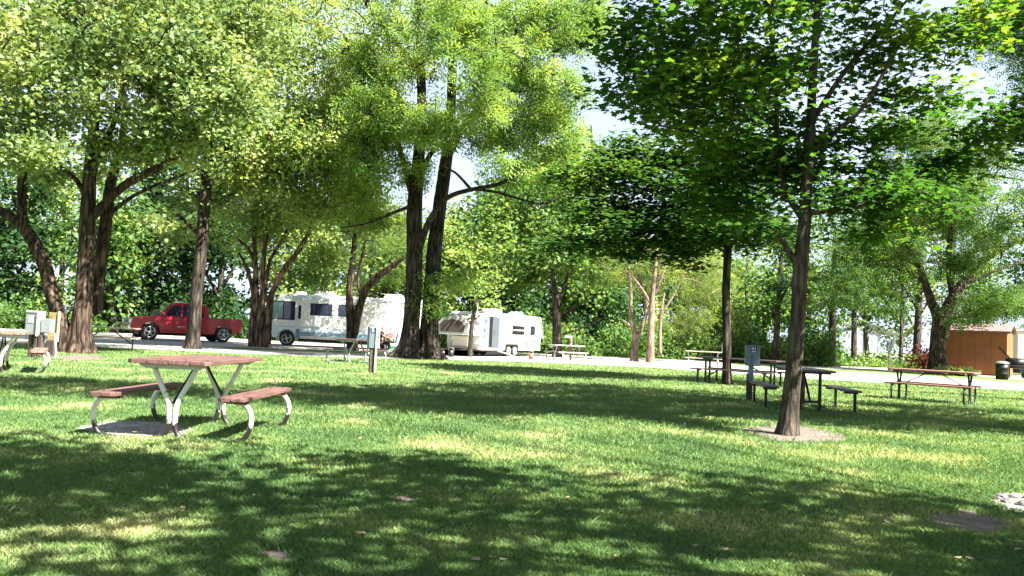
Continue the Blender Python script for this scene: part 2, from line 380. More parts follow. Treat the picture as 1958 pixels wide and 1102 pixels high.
def tree(name, label, cat, base, limbs, blobs, leaf, size, lm, bm, seed, group=None, dens=1.0, lpc=26, cr_=.45, flat=.35, up=.6, droop=.2, twig=.018, tsides=16, ridge=.05, flare=.5, deep=None, clump=7.0):
    """base (px,py) of the foot; limbs: [[(px,py)or(px,py,ddepth)...],[r_px...]] ; blobs: (px,py,ddepth,rx_px,ry_px,rdepth_m,n_clusters)"""
    rg = np.random.default_rng(seed); rnd = random.Random(seed)
    b = G(*base) if not deep else Vector((*deep, 0)); D = b.y; k = D / FPX
    root = empty(name, b, 0, label, cat, group); inv = Vector(b)
    tb = MB(); nodes = []
    for li, (path, rad) in enumerate(limbs):
        P = []
        for j, p in enumerate(path):
            dd = p[2] if len(p) > 2 else 0
            P.append(W(p[0], p[1], D + dd) - inv)
        if li == 0 or (abs(path[0][1] - base[1]) < 3): P[0].z = -.05
        r_ = [q * k for q in rad]
        if len(r_) == 2: r_ = [r_[0] + (r_[1] - r_[0]) * (i / (len(P) - 1)) ** .8 for i in range(len(P))]
        big = P[0].z < .1
        tb.tube(P, r_, tsides if r_[0] > .08 else 8, ridge=ridge, seed=seed + li, sub=6 if big else 4, flare=flare if big else 0)
        for i in range(len(P) - 1):
            for t in (0, .33, .66): nodes.append((P[i].lerp(P[i + 1], t), r_[i]))
        nodes.append((P[-1], r_[-1]))
    C = []; 
    for (px, py, dd, rx, ry, rz, nc) in blobs:
        c = W(px, py, D + dd) - inv; kk = (D + dd) / FPX; nc = max(1, int(nc * dens))
        u = rg.normal(0, 1, (nc, 3)); u /= np.linalg.norm(u, axis=1, keepdims=True); u *= (rg.uniform(.12, 1, nc) ** .45)[:, None]
        q = u * np.array([rx * kk, rz, ry * kk]) + np.array(c)
        if nc >= 10:                                  # foliage gathers in boughs with gaps between them
            ns = max(3, int(nc / clump)); sup = q[:ns]; j = rg.integers(0, ns, nc)
            q = sup[j] + rg.normal(0, 1, (nc, 3)) * np.minimum(np.array([rx * kk, rz, ry * kk]) * .20, [1.0, .9, .45])
        C.append(q)
    allpos = []; outs = []
    if C:
        C = np.concatenate(C); NP = np.array([n_[0] for n_ in nodes])
        d0 = np.min(np.linalg.norm(C[:, None] - NP[None], axis=2), axis=1) if len(C) * len(NP) < 4e6 else rg.uniform(0, 1, len(C))
        C = C[np.argsort(d0)]
        NP = list(map(tuple, NP)); arr = np.zeros((len(NP) + 6 * len(C), 3)); arr[:len(NP)] = NP; cnt = len(NP)
        lev = np.zeros(len(arr)); lev[:cnt] = [max(.3, n_[1]) for n_ in nodes]
        for c in C:
            dv = arr[:cnt] - c; dist = np.sqrt((dv ** 2).sum(1)) + np.clip(arr[:cnt, 2] - c[2], 0, None) * .6
            j = int(dist.argmin()); a = Vector(arr[j]); e = Vector(c); L = (e - a).length
            mid = a.lerp(e, .5) + Vector((rnd.uniform(-.1, .1), rnd.uniform(-.1, .1), rnd.uniform(.0, .14))) * L
            r0 = min(twig * (1 + 1.0 * L), .09)
            tb.tube([a, mid, e], [r0, r0 * .7, r0 * .35], 4, sub=2)
            for t in (.4, .6, .8, 1.0):
                q = a.lerp(mid, t * 2) if t < .5 else mid.lerp(e, t * 2 - 1); arr[cnt] = q; cnt += 1
            ax = (e - a).normalized() if L > .05 else Vector((0, 0, 1))
            n_ = int(lpc * rnd.uniform(.55, 1.4)); s = cr_ * rnd.uniform(.6, 1.3)
            g_ = rg.normal(0, 1, (n_, 3)) * np.array([s, s, s * flat]); tt = rg.uniform(-.8, .5, n_)[:, None]
            allpos.append(c + g_ * .6 + np.array(ax) * tt * s); o_ = g_ * .8 / s + np.array(ax) * .6; outs.append(o_)
    tb.build('trunk', bm, root)
    if len(C):
        leaves('crown', np.concatenate(allpos), leaf, size, lm, root, rg, up, droop, np.concatenate(outs))
    return root

L_maple = leafmat('maple_leaf', (.04, .115, .016), (.16, .25, .025), .48)
L_maple_dk = leafmat('deep_maple_leaf', (.028, .085, .018), (.07, .13, .02), .42)
L_silver = leafmat('silver_maple_leaf', (.14, .215, .07), (.34, .38, .17), .36)
L_bright = leafmat('elm_leaf', (.145, .23, .055), (.35, .39, .12), .38)
L_locust = leafmat('locust_leaf', (.135, .235, .05), (.31, .39, .09), .42)
L_loc_dull = leafmat('dull_locust_leaf', (.065, .14, .03), (.15, .21, .04), .5)
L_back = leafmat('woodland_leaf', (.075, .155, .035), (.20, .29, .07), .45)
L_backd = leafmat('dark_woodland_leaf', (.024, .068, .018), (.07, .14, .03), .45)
L_olive = leafmat('olive_leaf', (.12, .18, .04), (.22, .26, .07), .5)
B_brown = bark('brown_bark', (.009, .006, .005), (.105, .07, .048))
B_shag = bark('shaggy_bark', (.014, .008, .006), (.24, .14, .10), 7)
B_dark = bark('dark_bark', (.008, .006, .005), (.072, .057, .043), 8)
B_grey = bark('grey_bark', (.022, .018, .014), (.088, .072, .052), 14, .7)
B_pale = bark('pale_bark', (.10, .075, .055), (.28, .21, .155), 12, .4)
B_back = bark('woodland_bark', (.02, .018, .014), (.09, .078, .06), 8)
# young maple, right foreground
tree('maple_tree', 'young maple with a slender straight grey trunk on a bare pad, nearest tree at right', 'tree', (1505, 832), [
    ([(1505, 834), (1512, 760), (1520, 680), (1526, 600), (1530, 520), (1539, 420), (1544, 320), (1550, 230), (1556, 120), (1564, 0), (1570, -120)], [19, 16, 14.5, 14, 14, 12, 10.5, 9, 7.5, 6, 4]),
    ([(1528, 506), (1512, 488), (1500, 466), (1490, 452, -.4)], [9, 4]),
    ([(1543, 345), (1560, 285), (1595, 255, -.3), (1650, 205, -.5), (1700, 120, -.6)], [8, 3]),
    ([(1536, 420), (1500, 360, .2), (1486, 290, .3), (1484, 180, .4), (1470, 20, .5), (1455, -120, .5)], [8, 3]),
    ([(1538, 410), (1600, 400, -.3), (1680, 385, -.6), (1760, 350, -.9)], [6, 2.5]),
    ([(1548, 240), (1620, 130, .2), (1700, 40, .3), (1770, -40, .4)], [6, 2]),
    ([(1484, 200, .4), (1420, 150, .2), (1330, 120, 0), (1250, 90, -.2)], [5, 2]),
    ([(1486, 290, .3), (1420, 270, 0), (1340, 255, -.3), (1260, 240, -.5)], [5, 2])],
    [(1500, 20, .9, 230, 130, 2.0, 220), (1350, 90, 0, 160, 120, 1.8, 190), (1268, 140, -.2, 92, 95, 1.2, 100), (1200, 50, 0, 60, 60, 1, 40), (1830, 40, .3, 60, 40, .8, 16), (1800, 190, .1, 70, 40, .9, 22), (1640, 430, -.3, 90, 30, .8, 26), (1410, 230, .3, 140, 110, 1.5, 190),
     (1560, 300, 1.3, 150, 90, 1.2, 80), (1420, 340, .5, 120, 80, 1.0, 130), (1650, 390, -.4, 120, 44, .8, 46), (1690, 150, 0, 120, 110, 1.2, 75), (1780, 90, .2, 110, 60, 1, 40),
     (1650, 280, 0, 110, 60, 1.2, 50), (1780, 370, -.8, 100, 35, .7, 26), (1500, -180, 0, 330, 130, 2.5, 150), (1320, -60, 0, 150, 80, 1.7, 80)],
    'maple', .112, L_maple, B_grey, 11, dens=.72, lpc=21, cr_=.40, flat=.16, up=.74, droop=.1, twig=.008, tsides=28, ridge=.03, flare=.62)
# maple branch entering from the right edge
tree('maple_tree', 'broad maple standing beyond the right edge whose long leafy branch reaches into view', 'tree', (2150, 850), [
    ([(2150, 860), (2148, 700), (2145, 500), (2140, 300), (2135, 50)], [26, 14]),
    ([(2143, 330), (2040, 250), (1960, 215), (1880, 262), (1800, 312), (1720, 356)], [9, 2]),
    ([(2138, 160), (2060, 60), (1980, 20), (1900, 10)], [7, 2])],
    [(1900, 255, 0, 90, 34, .7, 42), (1790, 325, 0, 80, 30, .6, 34), (1990, 205, 0, 70, 34, .7, 30), (1720, 372, 0, 60, 22, .5, 14), (2150, 60, 0, 150, 190, 1.8, 100), (2150, -160, 0, 200, 100, 2, 80)],
    'maple', .11, L_maple, B_grey, 12, lpc=22, cr_=.36, flat=.2, up=.75, droop=.1, twig=.008)
# dark layered maple behind it
tree('maple_tree', 'dark layered maple shading the square-legged table, narrow dark trunk', 'tree', (1390, 735), [
    ([(1390, 737), (1390, 640), (1388, 560), (1392, 470), (1394, 400), (1396, 300), (1398, 200)], [9, 8, 7.7, 7.4, 7, 6, 4]),
    ([(1393, 440), (1340, 400, -.5), (1260, 370, -1), (1170, 350, -1)], [6, 2]),
    ([(1393, 420), (1330, 350, .5), (1250, 300, .8), (1180, 290, 1)], [6, 2]),
    ([(1394, 420), (1440, 380), (1490, 350)], [6, 2]),
    ([(1392, 450), (1310, 440, -.5), (1200, 440, -.8), (1110, 455, -1)], [5, 2])],
    [(1240, 430, -.5, 150, 42, 2.2, 210), (1150, 340, 0, 110, 36, 1.8, 100), (1320, 380, 0, 130, 60, 2.2, 190), (1400, 430, 0, 110, 50, 2, 150), (1230, 300, .5, 110, 30, 1.8, 85),
     (1110, 455, -.6, 60, 26, 1, 34), (1410, 300, 0, 130, 100, 2.2, 170), (1240, 475, 0, 70, 22, 1, 42), (1300, 500, 0, 42, 22, .6, 14), (1180, 395, 0, 90, 24, 1.4, 50)],
    'lobed', .15, L_maple_dk, B_dark, 13, lpc=30, cr_=.60, flat=.14, up=.8, droop=.1, twig=.012, flare=.35)
# left spreading maple with two stems
tree('silver_maple', 'spreading maple at far left forking near the ground into a leaning and an upright stem', 'tree', (150, 675), [
    ([(148, 678), (152, 640), (160, 560), (165, 480), (168, 420), (172, 340), (178, 260), (184, 160), (196, 60)], [25, 18, 14.5, 14, 14, 12, 10, 8, 5]),
    ([(132, 676), (118, 620), (98, 560), (82, 500), (48, 440), (0, 403), (-70, 370), (-160, 340)], [17, 13, 12.5, 12, 11, 8, 7, 5]),
    ([(46, 442), (42, 390), (43, 330), (50, 260), (62, 180)], [9, 8, 8, 6, 3]),
    ([(172, 420), (205, 385), (245, 350), (300, 322), (335, 300), (366, 262), (395, 200)], [10, 8, 8, 7, 6, 5, 3]),
    ([(170, 400), (150, 350), (118, 320), (100, 280)], [6, 2]),
    ([(176, 330), (200, 270), (218, 235), (240, 150)], [8, 4]),
    ([(180, 600, 1), (190, 520, 1), (202, 430, 1.2), (212, 350, 1.5), (232, 280, 2), (240, 180, 2)], [13, 12, 12, 10, 7, 4]),
    ([(208, 410, 1.2), (260, 372, 1.4), (340, 338, 1.6), (385, 322, 1.8)], [5, 2])],
    [(60, 120, -4, 130, 110, 2.5, 170), (0, 250, -4, 90, 60, 1.6, 70), (180, 60, -2, 160, 90, 3, 170), (330, 150, -1, 130, 110, 3, 190), (250, 250, 0, 140, 60, 2.5, 90), (440, 180, 0, 90, 110, 2.5, 120),
     (60, 20, -2, 200, 80, 3.5, 150), (300, 20, -1, 200, 70, 3.5, 150), (-80, 200, -2, 120, 150, 3, 110), (200, -120, 0, 330, 110, 5, 200), (330, 290, 1, 90, 35, 2, 40), (120, 330, 2, 120, 40, 2, 34), (470, 60, 1, 90, 80, 2.5, 80), (30, 290, -5, 40, 25, .6, 12)],
    'maple', .135, L_silver, B_brown, 21, lpc=40, cr_=.52, flat=.5, up=.5, droop=.3, twig=.014, tsides=36, ridge=.08, flare=.5)
tree('ash_tree', 'tall straight dark-barked tree rising in front of the red pickup cab', 'tree', (370, 668), [
    ([(368, 670), (370, 640), (376, 560), (384, 480), (390, 400), (396, 320), (400, 240), (404, 120), (408, 0), (412, -120)], [14, 12, 11.5, 11, 10.5, 10, 8.5, 7, 6, 4]),
    ([(384, 450), (360, 430), (330, 400)], [5, 2]), ([(396, 320), (450, 270), (500, 240)], [6, 2]), ([(398, 290), (350, 240), (310, 200)], [6, 2])],
    [(400, 120, 0, 150, 110, 3, 170), (400, -60, 0, 200, 120, 4, 170), (480, 240, 0, 80, 60, 2.5, 70), (330, 360, 1, 60, 35, 2, 26), (440, 350, 1, 60, 45, 2, 36), (320, 440, 1, 50, 25, 1.5, 14)],
    'lobed', .17, L_silver, B_dark, 22, lpc=30, cr_=.65, flat=.5, up=.5, twig=.016, tsides=32, ridge=.08, flare=.45)
tree('elm_tree', 'many-stemmed tree with shaggy reddish bark between the red pickup and the motorhome', 'tree', (497, 664), [
    ([(483, 666), (481, 630), (484, 590), (482, 550), (470, 510), (455, 480)], [7.5, 6, 4.5, 4, 3, 2]),
    ([(492, 666), (492, 620), (490, 560), (488, 500), (486, 440), (488, 380)], [7.5, 6, 5, 4.5, 4, 3]),
    ([(500, 666), (500, 620), (502, 560), (504, 500), (512, 440), (530, 380)], [7.5, 6, 5, 4.5, 4, 3]),
    ([(510, 666), (513, 620), (518, 570), (540, 520), (570, 480), (592, 440), (600, 400)], [8, 6.5, 6, 5, 5, 4, 3]),
    ([(506, 560), (516, 500), (545, 450), (560, 410)], [4, 2]), ([(488, 500), (470, 470), (440, 450)], [4, 2]),
    ([(488, 400), (500, 250), (520, 120), (540, 0)], [5, 2]), ([(530, 390), (590, 260), (640, 150)], [4, 2])],
    [(560, 130, -3, 150, 120, 4, 300), (520, 290, -6, 130, 90, 2.5, 250), (620, 280, -6, 110, 100, 2.5, 220), (640, 390, -5, 90, 60, 2, 120), (540, 400, 0, 90, 50, 2.5, 100), (450, 430, 1, 80, 40, 2.5, 80),
     (540, -40, 0, 200, 100, 4, 220), (680, 170, 0, 70, 90, 2.5, 100), (640, 480, 0, 60, 30, 2, 40), (450, 340, 1, 80, 60, 2.5, 70)],
    'oval', .19, L_bright, B_shag, 23, lpc=40, cr_=.62, flat=.55, up=.45, droop=.5, twig=.018, ridge=.1, flare=.25)
tree('locust_tree', 'leaning two-stemmed tree standing directly in front of the motorhome', 'tree', (677, 671), [
    ([(674, 673), (672, 640), (670, 600), (668, 560), (672, 520), (676, 480), (680, 430)], [11, 9.5, 8, 6, 6, 5, 3]),
    ([(676, 640), (684, 600), (694, 568), (706, 545), (735, 522), (770, 496), (805, 468)], [9, 8, 7, 6.5, 4, 3, 2]),
    ([(700, 555), (715, 530), (760, 500), (790, 480)], [4, 1.5]), ([(692, 570), (684, 540), (690, 500), (700, 460)], [4, 2])],
    [(690, 430, 1, 90, 60, 2.5, 70), (640, 520, 1, 60, 35, 2, 30), (740, 440, 1, 60, 45, 2, 30), (720, 520, 1, 50, 20, 1.5, 14)],
    'frond', .42, L_loc_dull, B_brown, 24, lpc=20, cr_=.55, flat=.7, up=.3, droop=1.2, twig=.018, flare=.3)
tree('honey_locust', 'huge twin-trunked honey locust with furrowed bark in the middle of the lawn', 'tree', (800, 686), [
    ([(778, 687), (783, 660), (787, 600), (790, 540), (792, 470), (793, 410), (797, 350), (802, 290), (806, 220), (804, 120), (798, 0), (796, -120)], [23, 17, 15, 15, 15, 14.5, 13, 11, 9, 8, 6, 4]),
    ([(822, 685, .3), (820, 650, .3), (822, 600, .3), (826, 530, .4), (832, 460, .6), (842, 390, .8), (852, 320, 1), (860, 250, 1.2), (864, 150, 1.4), (868, 20, 1.6), (872, -120, 1.6)], [22, 17, 16, 15, 14, 13, 12, 10, 9, 7, 5]),
    ([(790, 375), (776, 325), (764, 285), (757, 240), (750, 180)], [8, 3]),
    ([(798, 345), (820, 300), (838, 275), (850, 240)], [6, 3]),
    ([(795, 500, 0), (806, 462, -.4), (822, 420, -.9), (845, 388, -1.3), (868, 372, -1.7), (905, 362, -2), (955, 352, -2.5), (1000, 332, -3), (1050, 326, -3), (1105, 322, -3)], [7, 6.5, 5.5, 4.8, 4.2, 3.8, 3.4, 2.8, 2.2, 1.2]),
    ([(856, 300, 1), (882, 250, 0), (920, 205, -1), (955, 150, -1.5), (975, 108, -2), (990, 50, -2)], [8, 7, 7, 6, 4, 2]),
    ([(900, 362, -2), (870, 330, -2), (845, 322, -2)], [3, 1.5]),
    ([(905, 362, -2), (950, 368, -2), (990, 380, -2), (1040, 390, -2), (1075, 375, -2), (1110, 368, -2)], [3, 1.2]),
    ([(790, 393, -.3), (750, 408, -.8), (700, 428, -1), (650, 436, -1.2)], [4, 1.2]),
    ([(862, 175, 1), (900, 160, 0), (940, 170, -1), (1000, 175, -1.5), (1050, 168, -2)], [4, 1.5]),
    ([(866, 70, 1), (930, 30, 0), (1000, 0, -1)], [5, 2]), ([(804, 130), (740, 60, -.5), (700, 10, -1)], [5, 2])],
    [(730, 200, -2, 80, 90, 3, 95), (810, 240, -2.5, 60, 36, 2, 34), (740, 90, -1, 90, 55, 3, 70), (850, 250, -3, 60, 30, 2, 34), (1010, 90, -2, 110, 80, 3, 125), (900, 150, -5, 80, 90, 2, 46), (860, 40, -4, 90, 60, 2, 44), (1060, 180, -2, 70, 60, 2.4, 60),
     (900, 60, 0, 80, 60, 3, 44), (930, 250, -2, 90, 40, 2.5, 50), (1030, 260, -2, 80, 40, 2.4, 52), (700, 300, -1, 70, 70, 2.5, 70), (860, -20, 0, 210, 50, 4, 90), (780, 330, -1, 60, 26, 2, 18), (1090, 40, -1, 70, 80, 2.5, 75), (1095, 290, -1, 50, 30, 2, 26),
     (960, 330, -3, 60, 20, 1.6, 14), (1060, 340, -3, 50, 20, 1.2, 13), (880, 530, .5, 35, 25, 1, 10), (835, 560, -.6, 18, 30, .6, 5), (700, 400, -1, 60, 25, 1.5, 20)],
    'frond', .56, L_locust, B_dark, 31, dens=1.1, lpc=17, cr_=.42, flat=.5, up=.45, droop=.9, twig=.024, tsides=52, ridge=.09, flare=.7)
tree('young_tree', 'thin crooked young tree standing just in front of the white travel trailer', 'tree', (899, 683), [
    ([(898, 684), (900, 650), (904, 610), (910, 580), (908, 560), (902, 530), (896, 500)], [4.5, 4.2, 4, 3.6, 3.2, 2.5, 1.5])],
    [(900, 530, 0, 55, 30, 1.3, 26), (880, 490, 0, 45, 25, 1.2, 18), (925, 575, 0, 22, 12, .6, 6)],
    'oval', .22, L_bright, B_grey, 32, lpc=26, cr_=.4, flat=.6, droop=.5, twig=.012, flare=.1)
tree('shade_tree', 'dark-trunked tree forking behind the rear end of the white travel trailer', 'tree', (1066, 683), [
    ([(1066, 685), (1064, 620), (1062, 570), (1056, 530), (1048, 480)], [10, 8, 7, 5, 3]),
    ([(1064, 585), (1076, 560), (1084, 530), (1090, 480)], [5, 2]), ([(1072, 600), (1110, 582), (1150, 560)], [2.5, 1]), ([(1075, 640), (1120, 625), (1165, 600)], [2, 1])],
    [(1050, 470, 0, 110, 60, 3, 130), (960, 460, 1, 80, 60, 3, 100), (1130, 500, 0, 70, 40, 2.5, 60), (980, 540, 2, 50, 30, 2, 34), (1060, 390, 1, 120, 50, 3, 90)],
    'oval', .28, L_back, B_dark, 33, lpc=34, cr_=.75, flat=.5, up=.5, twig=.02, flare=.3)
tree('sycamore_tree', 'small pale-barked tree with a Y-shaped fork beside the road', 'tree', (1212, 692), [
    ([(1212, 693), (1213, 670), (1215, 648), (1210, 625), (1206, 600), (1206, 560), (1202, 510)], [8, 6.5, 6, 4.5, 4, 3, 2]),
    ([(1215, 650), (1226, 628), (1235, 600), (1234, 570), (1222, 530), (1214, 500)], [5, 2.5]), ([(1208, 625), (1198, 618), (1190, 612)], [3, 1.5])],
    [(1200, 530, 0, 70, 40, 2, 34)], 'frond', .42, L_olive, B_pale, 34, lpc=18, cr_=.6, flat=.7, up=.3, droop=1, twig=.014, flare=.3)
tree('sycamore_tree', 'pale tree with many upswept bare limbs just right of the small Y-forked one', 'tree', (1243, 694), [
    ([(1243, 695), (1244, 650), (1246, 600), (1249, 550), (1253, 510), (1256, 470)], [8, 7, 6, 5, 4, 3]),
    ([(1248, 590), (1232, 560), (1214, 535), (1195, 515)], [3, 1.2]), ([(1252, 565), (1265, 530), (1275, 500), (1284, 470)], [3.5, 1.5]),
    ([(1254, 540), (1268, 510), (1280, 485)], [2.5, 1.2]), ([(1258, 610), (1285, 570), (1300, 540), (1312, 520)], [2.5, 1]), ([(1262, 680), (1262, 640), (1264, 600), (1270, 560)], [4, 2])],
    [(1260, 490, 1, 90, 40, 2.5, 50), (1340, 540, 4, 60, 60, 3, 60), (1330, 600, 5, 60, 30, 2, 26)], 'frond', .45, L_olive, B_pale, 35, lpc=18, cr_=.7, flat=.7, up=.3, droop=1, twig=.014, flare=.2)
tree('honey_locust', 'large feathery locust forking low beside the orange-brown shed', 'tree', (1795, 708), [
    ([(1795, 711), (1793, 680), (1794, 640), (1796, 610), (1782, 580), (1770, 545), (1758, 510), (1740, 480), (1725, 440)], [17, 14, 13, 13, 8, 7, 6, 5, 3]),
    ([(1800, 650), (1806, 605), (1822, 570), (1838, 545), (1852, 530), (1880, 500), (1930, 470), (1990, 440)], [13, 12, 11, 9, 6, 5, 4, 3]),
    ([(1822, 570), (1816, 530), (1814, 480), (1822, 430), (1840, 400), (1870, 340), (1960, 345)], [6, 6, 5, 4, 3, 2, 1.5]),
    ([(1770, 545), (1750, 530), (1700, 510), (1650, 530), (1620, 545)], [4, 1.2]), ([(1840, 545), (1900, 520), (1960, 500)], [4, 1.5]), ([(1760, 510), (1720, 495), (1680, 500)], [3, 1.2]),
    ([(1830, 420), (1800, 380), (1780, 300)], [3, 1.2])],
    [(1680, 480, 0, 100, 50, 4, 90), (1640, 560, -1, 70, 40, 3, 50), (1760, 390, 0, 100, 60, 4, 80), (1800, 270, 1, 80, 60, 4, 80), (1900, 420, -2, 90, 60, 4, 70), (1930, 560, -3, 80, 40, 3, 62), (1740, 300, 2, 70, 60, 3, 50),
     (1960, 300, -1, 80, 80, 4, 50), (1880, 600, -2, 50, 16, 1.5, 12), (1700, 400, 0, 80, 50, 3, 50), (1850, 500, 0, 60, 40, 3, 24)],
    'frond', .6, L_loc_dull, B_brown, 36, lpc=26, cr_=.9, flat=.5, up=.4, droop=1.0, twig=.028, flare=.5, deep=(26.4, 50))
tree('honey_locust', 'dark feathery locust hanging into the top right corner from beyond the right edge', 'tree', (2180, 780), [
    ([(2180, 790), (2175, 600), (2170, 300), (2160, 0)], [26, 14]), ([(2168, 250), (2060, 130), (1960, 75), (1880, 80)], [8, 2]), ([(2164, 120), (2060, 10), (1940, -20), (1860, 10)], [8, 2])],
    [(1900, 60, 0, 80, 50, 1.8, 60), (1965, 120, 0, 30, 40, 1.0, 12), (2080, 80, 0, 120, 130, 2.5, 120), (1990, -20, 0, 130, 60, 2.5, 70)],
    'frond', .30, L_maple_dk, B_dark, 37, lpc=30, cr_=.42, flat=.5, up=.4, droop=1.0, twig=.012)
# slender trees across the road at right
for i, (px, py, dep, h, r_, lean, lab) in enumerate([
        (1482, 700, 54, 230, 7, 14, 'leaning slender trunk with sparse leaves behind the numbered blue box'),
        (1590, 704, 57, 260, 8, 6, 'dark slender tree left of the distant white pavilion'),
        (1632, 706, 60, 260, 6, 4, 'dark slender tree right in front of the distant white pavilion'),
        (1722, 706, 60, 240, 4, 6, 'very thin dark tree right of the small box on a post'),
        (1752, 700, 66, 260, 8, 12, 'grey straight-trunked tree behind the rust-red bush'),
        (1425, 700, 62, 200, 5, 4, 'thin grey tree behind the square-legged table')]):
    k = py
    tree('slender_tree', lab, 'tree', (px, py), [([(px, py), (px + lean * .3, py - h * .35), (px + lean * .6, py - h * .7), (px + lean, py - h)], [r_, r_ * .8, r_ * .6, r_ * .3]),
         ([(px + lean * .3, py - h * .4), (px - 25, py - h * .6)], [r_ * .4, 1]), ([(px + lean * .4, py - h * .5), (px + 35, py - h * .75)], [r_ * .4, 1])],
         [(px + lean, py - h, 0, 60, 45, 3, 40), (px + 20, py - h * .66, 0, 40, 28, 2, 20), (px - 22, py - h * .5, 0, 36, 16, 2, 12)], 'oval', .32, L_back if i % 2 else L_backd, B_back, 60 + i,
         lpc=24, cr_=.9, flat=.5, twig=.02, flare=.2, group='slender trees across the road', deep=(W(px, py, dep).x, dep))
# trees of the wood behind the road: each with its own trunk and crown
wood_list = [(-90, 590, 62, 250, L_back), (20, 600, 58, 270, L_backd), (110, 590, 70, 330, L_bright), (215, 600, 56, 250, L_back), (290, 605, 60, 300, L_backd), (420, 610, 58, 260, L_backd), (350, 600, 74, 380, L_back),
        (560, 620, 62, 260, L_bright), (640, 620, 70, 330, L_back), (745, 620, 66, 230, L_olive), (860, 630, 60, 210, L_bright), (950, 630, 62, 260, L_backd), (1010, 640, 72, 330, L_back), (1120, 640, 60, 230, L_back), (1130, 640, 70, 400, L_locust), (1060, 640, 80, 420, L_back),
        (1180, 650, 64, 190, L_backd), (1300, 650, 68, 230, L_olive), (1370, 655, 76, 270, L_bright), (1460, 660, 78, 150, L_back), (1540, 660, 80, 250, L_back), (1660, 665, 92, 260, L_back), (1750, 670, 98, 330, L_olive), (1880, 680, 90, 250, L_back), (1990, 680, 80, 330, L_backd)]
wl = ['at the extreme left edge', 'behind the grey utility boxes at left', 'seen between the two stems of the spreading maple', 'above the pickup bonnet', 'dark, behind the pickup windscreen', 'dark, behind the pickup bed', 'tall, behind the ash trunk',
      'bright, over the front of the motorhome', 'over the middle of the motorhome', 'pale olive, left of the big locust trunks', 'bright, just right of the big locust trunks', 'dark, above the trailer roof', 'tall, over the rear of the trailer', 'right of the trailer', 'tall and yellow-green, below the gap of sky', 'tall, behind the right half of the big locust crown',
      'dark, behind the pale Y-forked tree', 'olive, right of the pale-barked trees', 'bright, left of the dark maple trunk', 'low, behind the numbered blue box', 'behind the young maple trunk', 'far off beyond the white pavilion', 'pale olive, far off behind the forked locust', 'behind the shed roof', 'at the right edge behind the shed']
for i, (px, py, dep, h, lm) in enumerate(wood_list):
    rnd = random.Random(i); k = 60 / dep; h2 = h
    b = W(px, py, dep)
    tree('woodland_tree', 'woodland tree ' + wl[i], 'tree', (px, py), [([(px, 700), (px + rnd.uniform(-8, 8), py - 50), (px + rnd.uniform(-14, 14), py - h2 * .6), (px, py - h2)], [7 * k, 6 * k, 4 * k, 2]),
         ([(px, py - 50), (px + 40, py - 120)], [4 * k, 1.5]), ([(px, py - 40), (px - 40, py - 110)], [4 * k, 1.5])],
         [(px, py - h2 * .85, 0, 62, h2 * .22, 3.2, 62), (px + 30, py - h2 * .5, 0, 66, h2 * .25, 3.2, 72), (px - 32, py - h2 * .5, 0, 62, h2 * .25, 3.2, 66), (px, py - 45, 0, 80, 40, 2.5, 40)],
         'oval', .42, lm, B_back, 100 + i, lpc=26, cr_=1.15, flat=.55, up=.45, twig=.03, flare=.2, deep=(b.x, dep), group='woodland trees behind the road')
# undergrowth of the wood
def thicket(label, lm, seed, secs, sz):
    rg = np.random.default_rng(seed); P = []
    for (x0, x1, d0, d1, h, n) in secs:
        px = rg.uniform(x0, x1, n); d = rg.uniform(d0, d1, n); X = (px - 979) / FPX * d
        hh = h * (.55 + .45 * np.sin(px * .021 + seed) * np.sin(px * .0533 + 1)); z = rg.uniform(.03, 1, n) ** .8 * hh
        c = np.stack([X, d, z], 1); c = np.repeat(c, 11, 0) + rg.normal(0, .34, (n * 11, 3)); c[:, 2] = np.abs(c[:, 2]); P.append(c)
    o = leaves('undergrowth', np.concatenate(P), 'oval', sz, lm, None, rg, .3, .3)
    tag(o, label, 'undergrowth', kind='stuff')
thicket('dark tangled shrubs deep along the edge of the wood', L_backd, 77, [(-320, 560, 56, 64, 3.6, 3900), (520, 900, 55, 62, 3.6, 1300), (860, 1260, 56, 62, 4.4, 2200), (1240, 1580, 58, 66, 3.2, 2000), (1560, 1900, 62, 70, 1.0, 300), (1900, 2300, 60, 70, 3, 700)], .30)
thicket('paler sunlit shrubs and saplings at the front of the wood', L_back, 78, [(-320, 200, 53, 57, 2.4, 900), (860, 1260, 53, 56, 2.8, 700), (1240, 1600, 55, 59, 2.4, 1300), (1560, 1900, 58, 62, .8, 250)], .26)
thicket('yellow-green young growth among the undergrowth', L_bright, 79, [(540, 900, 57, 63, 4.6, 700), (1250, 1420, 56, 62, 4.2, 600), (1480, 1580, 55, 58, 1.6, 200)], .28)
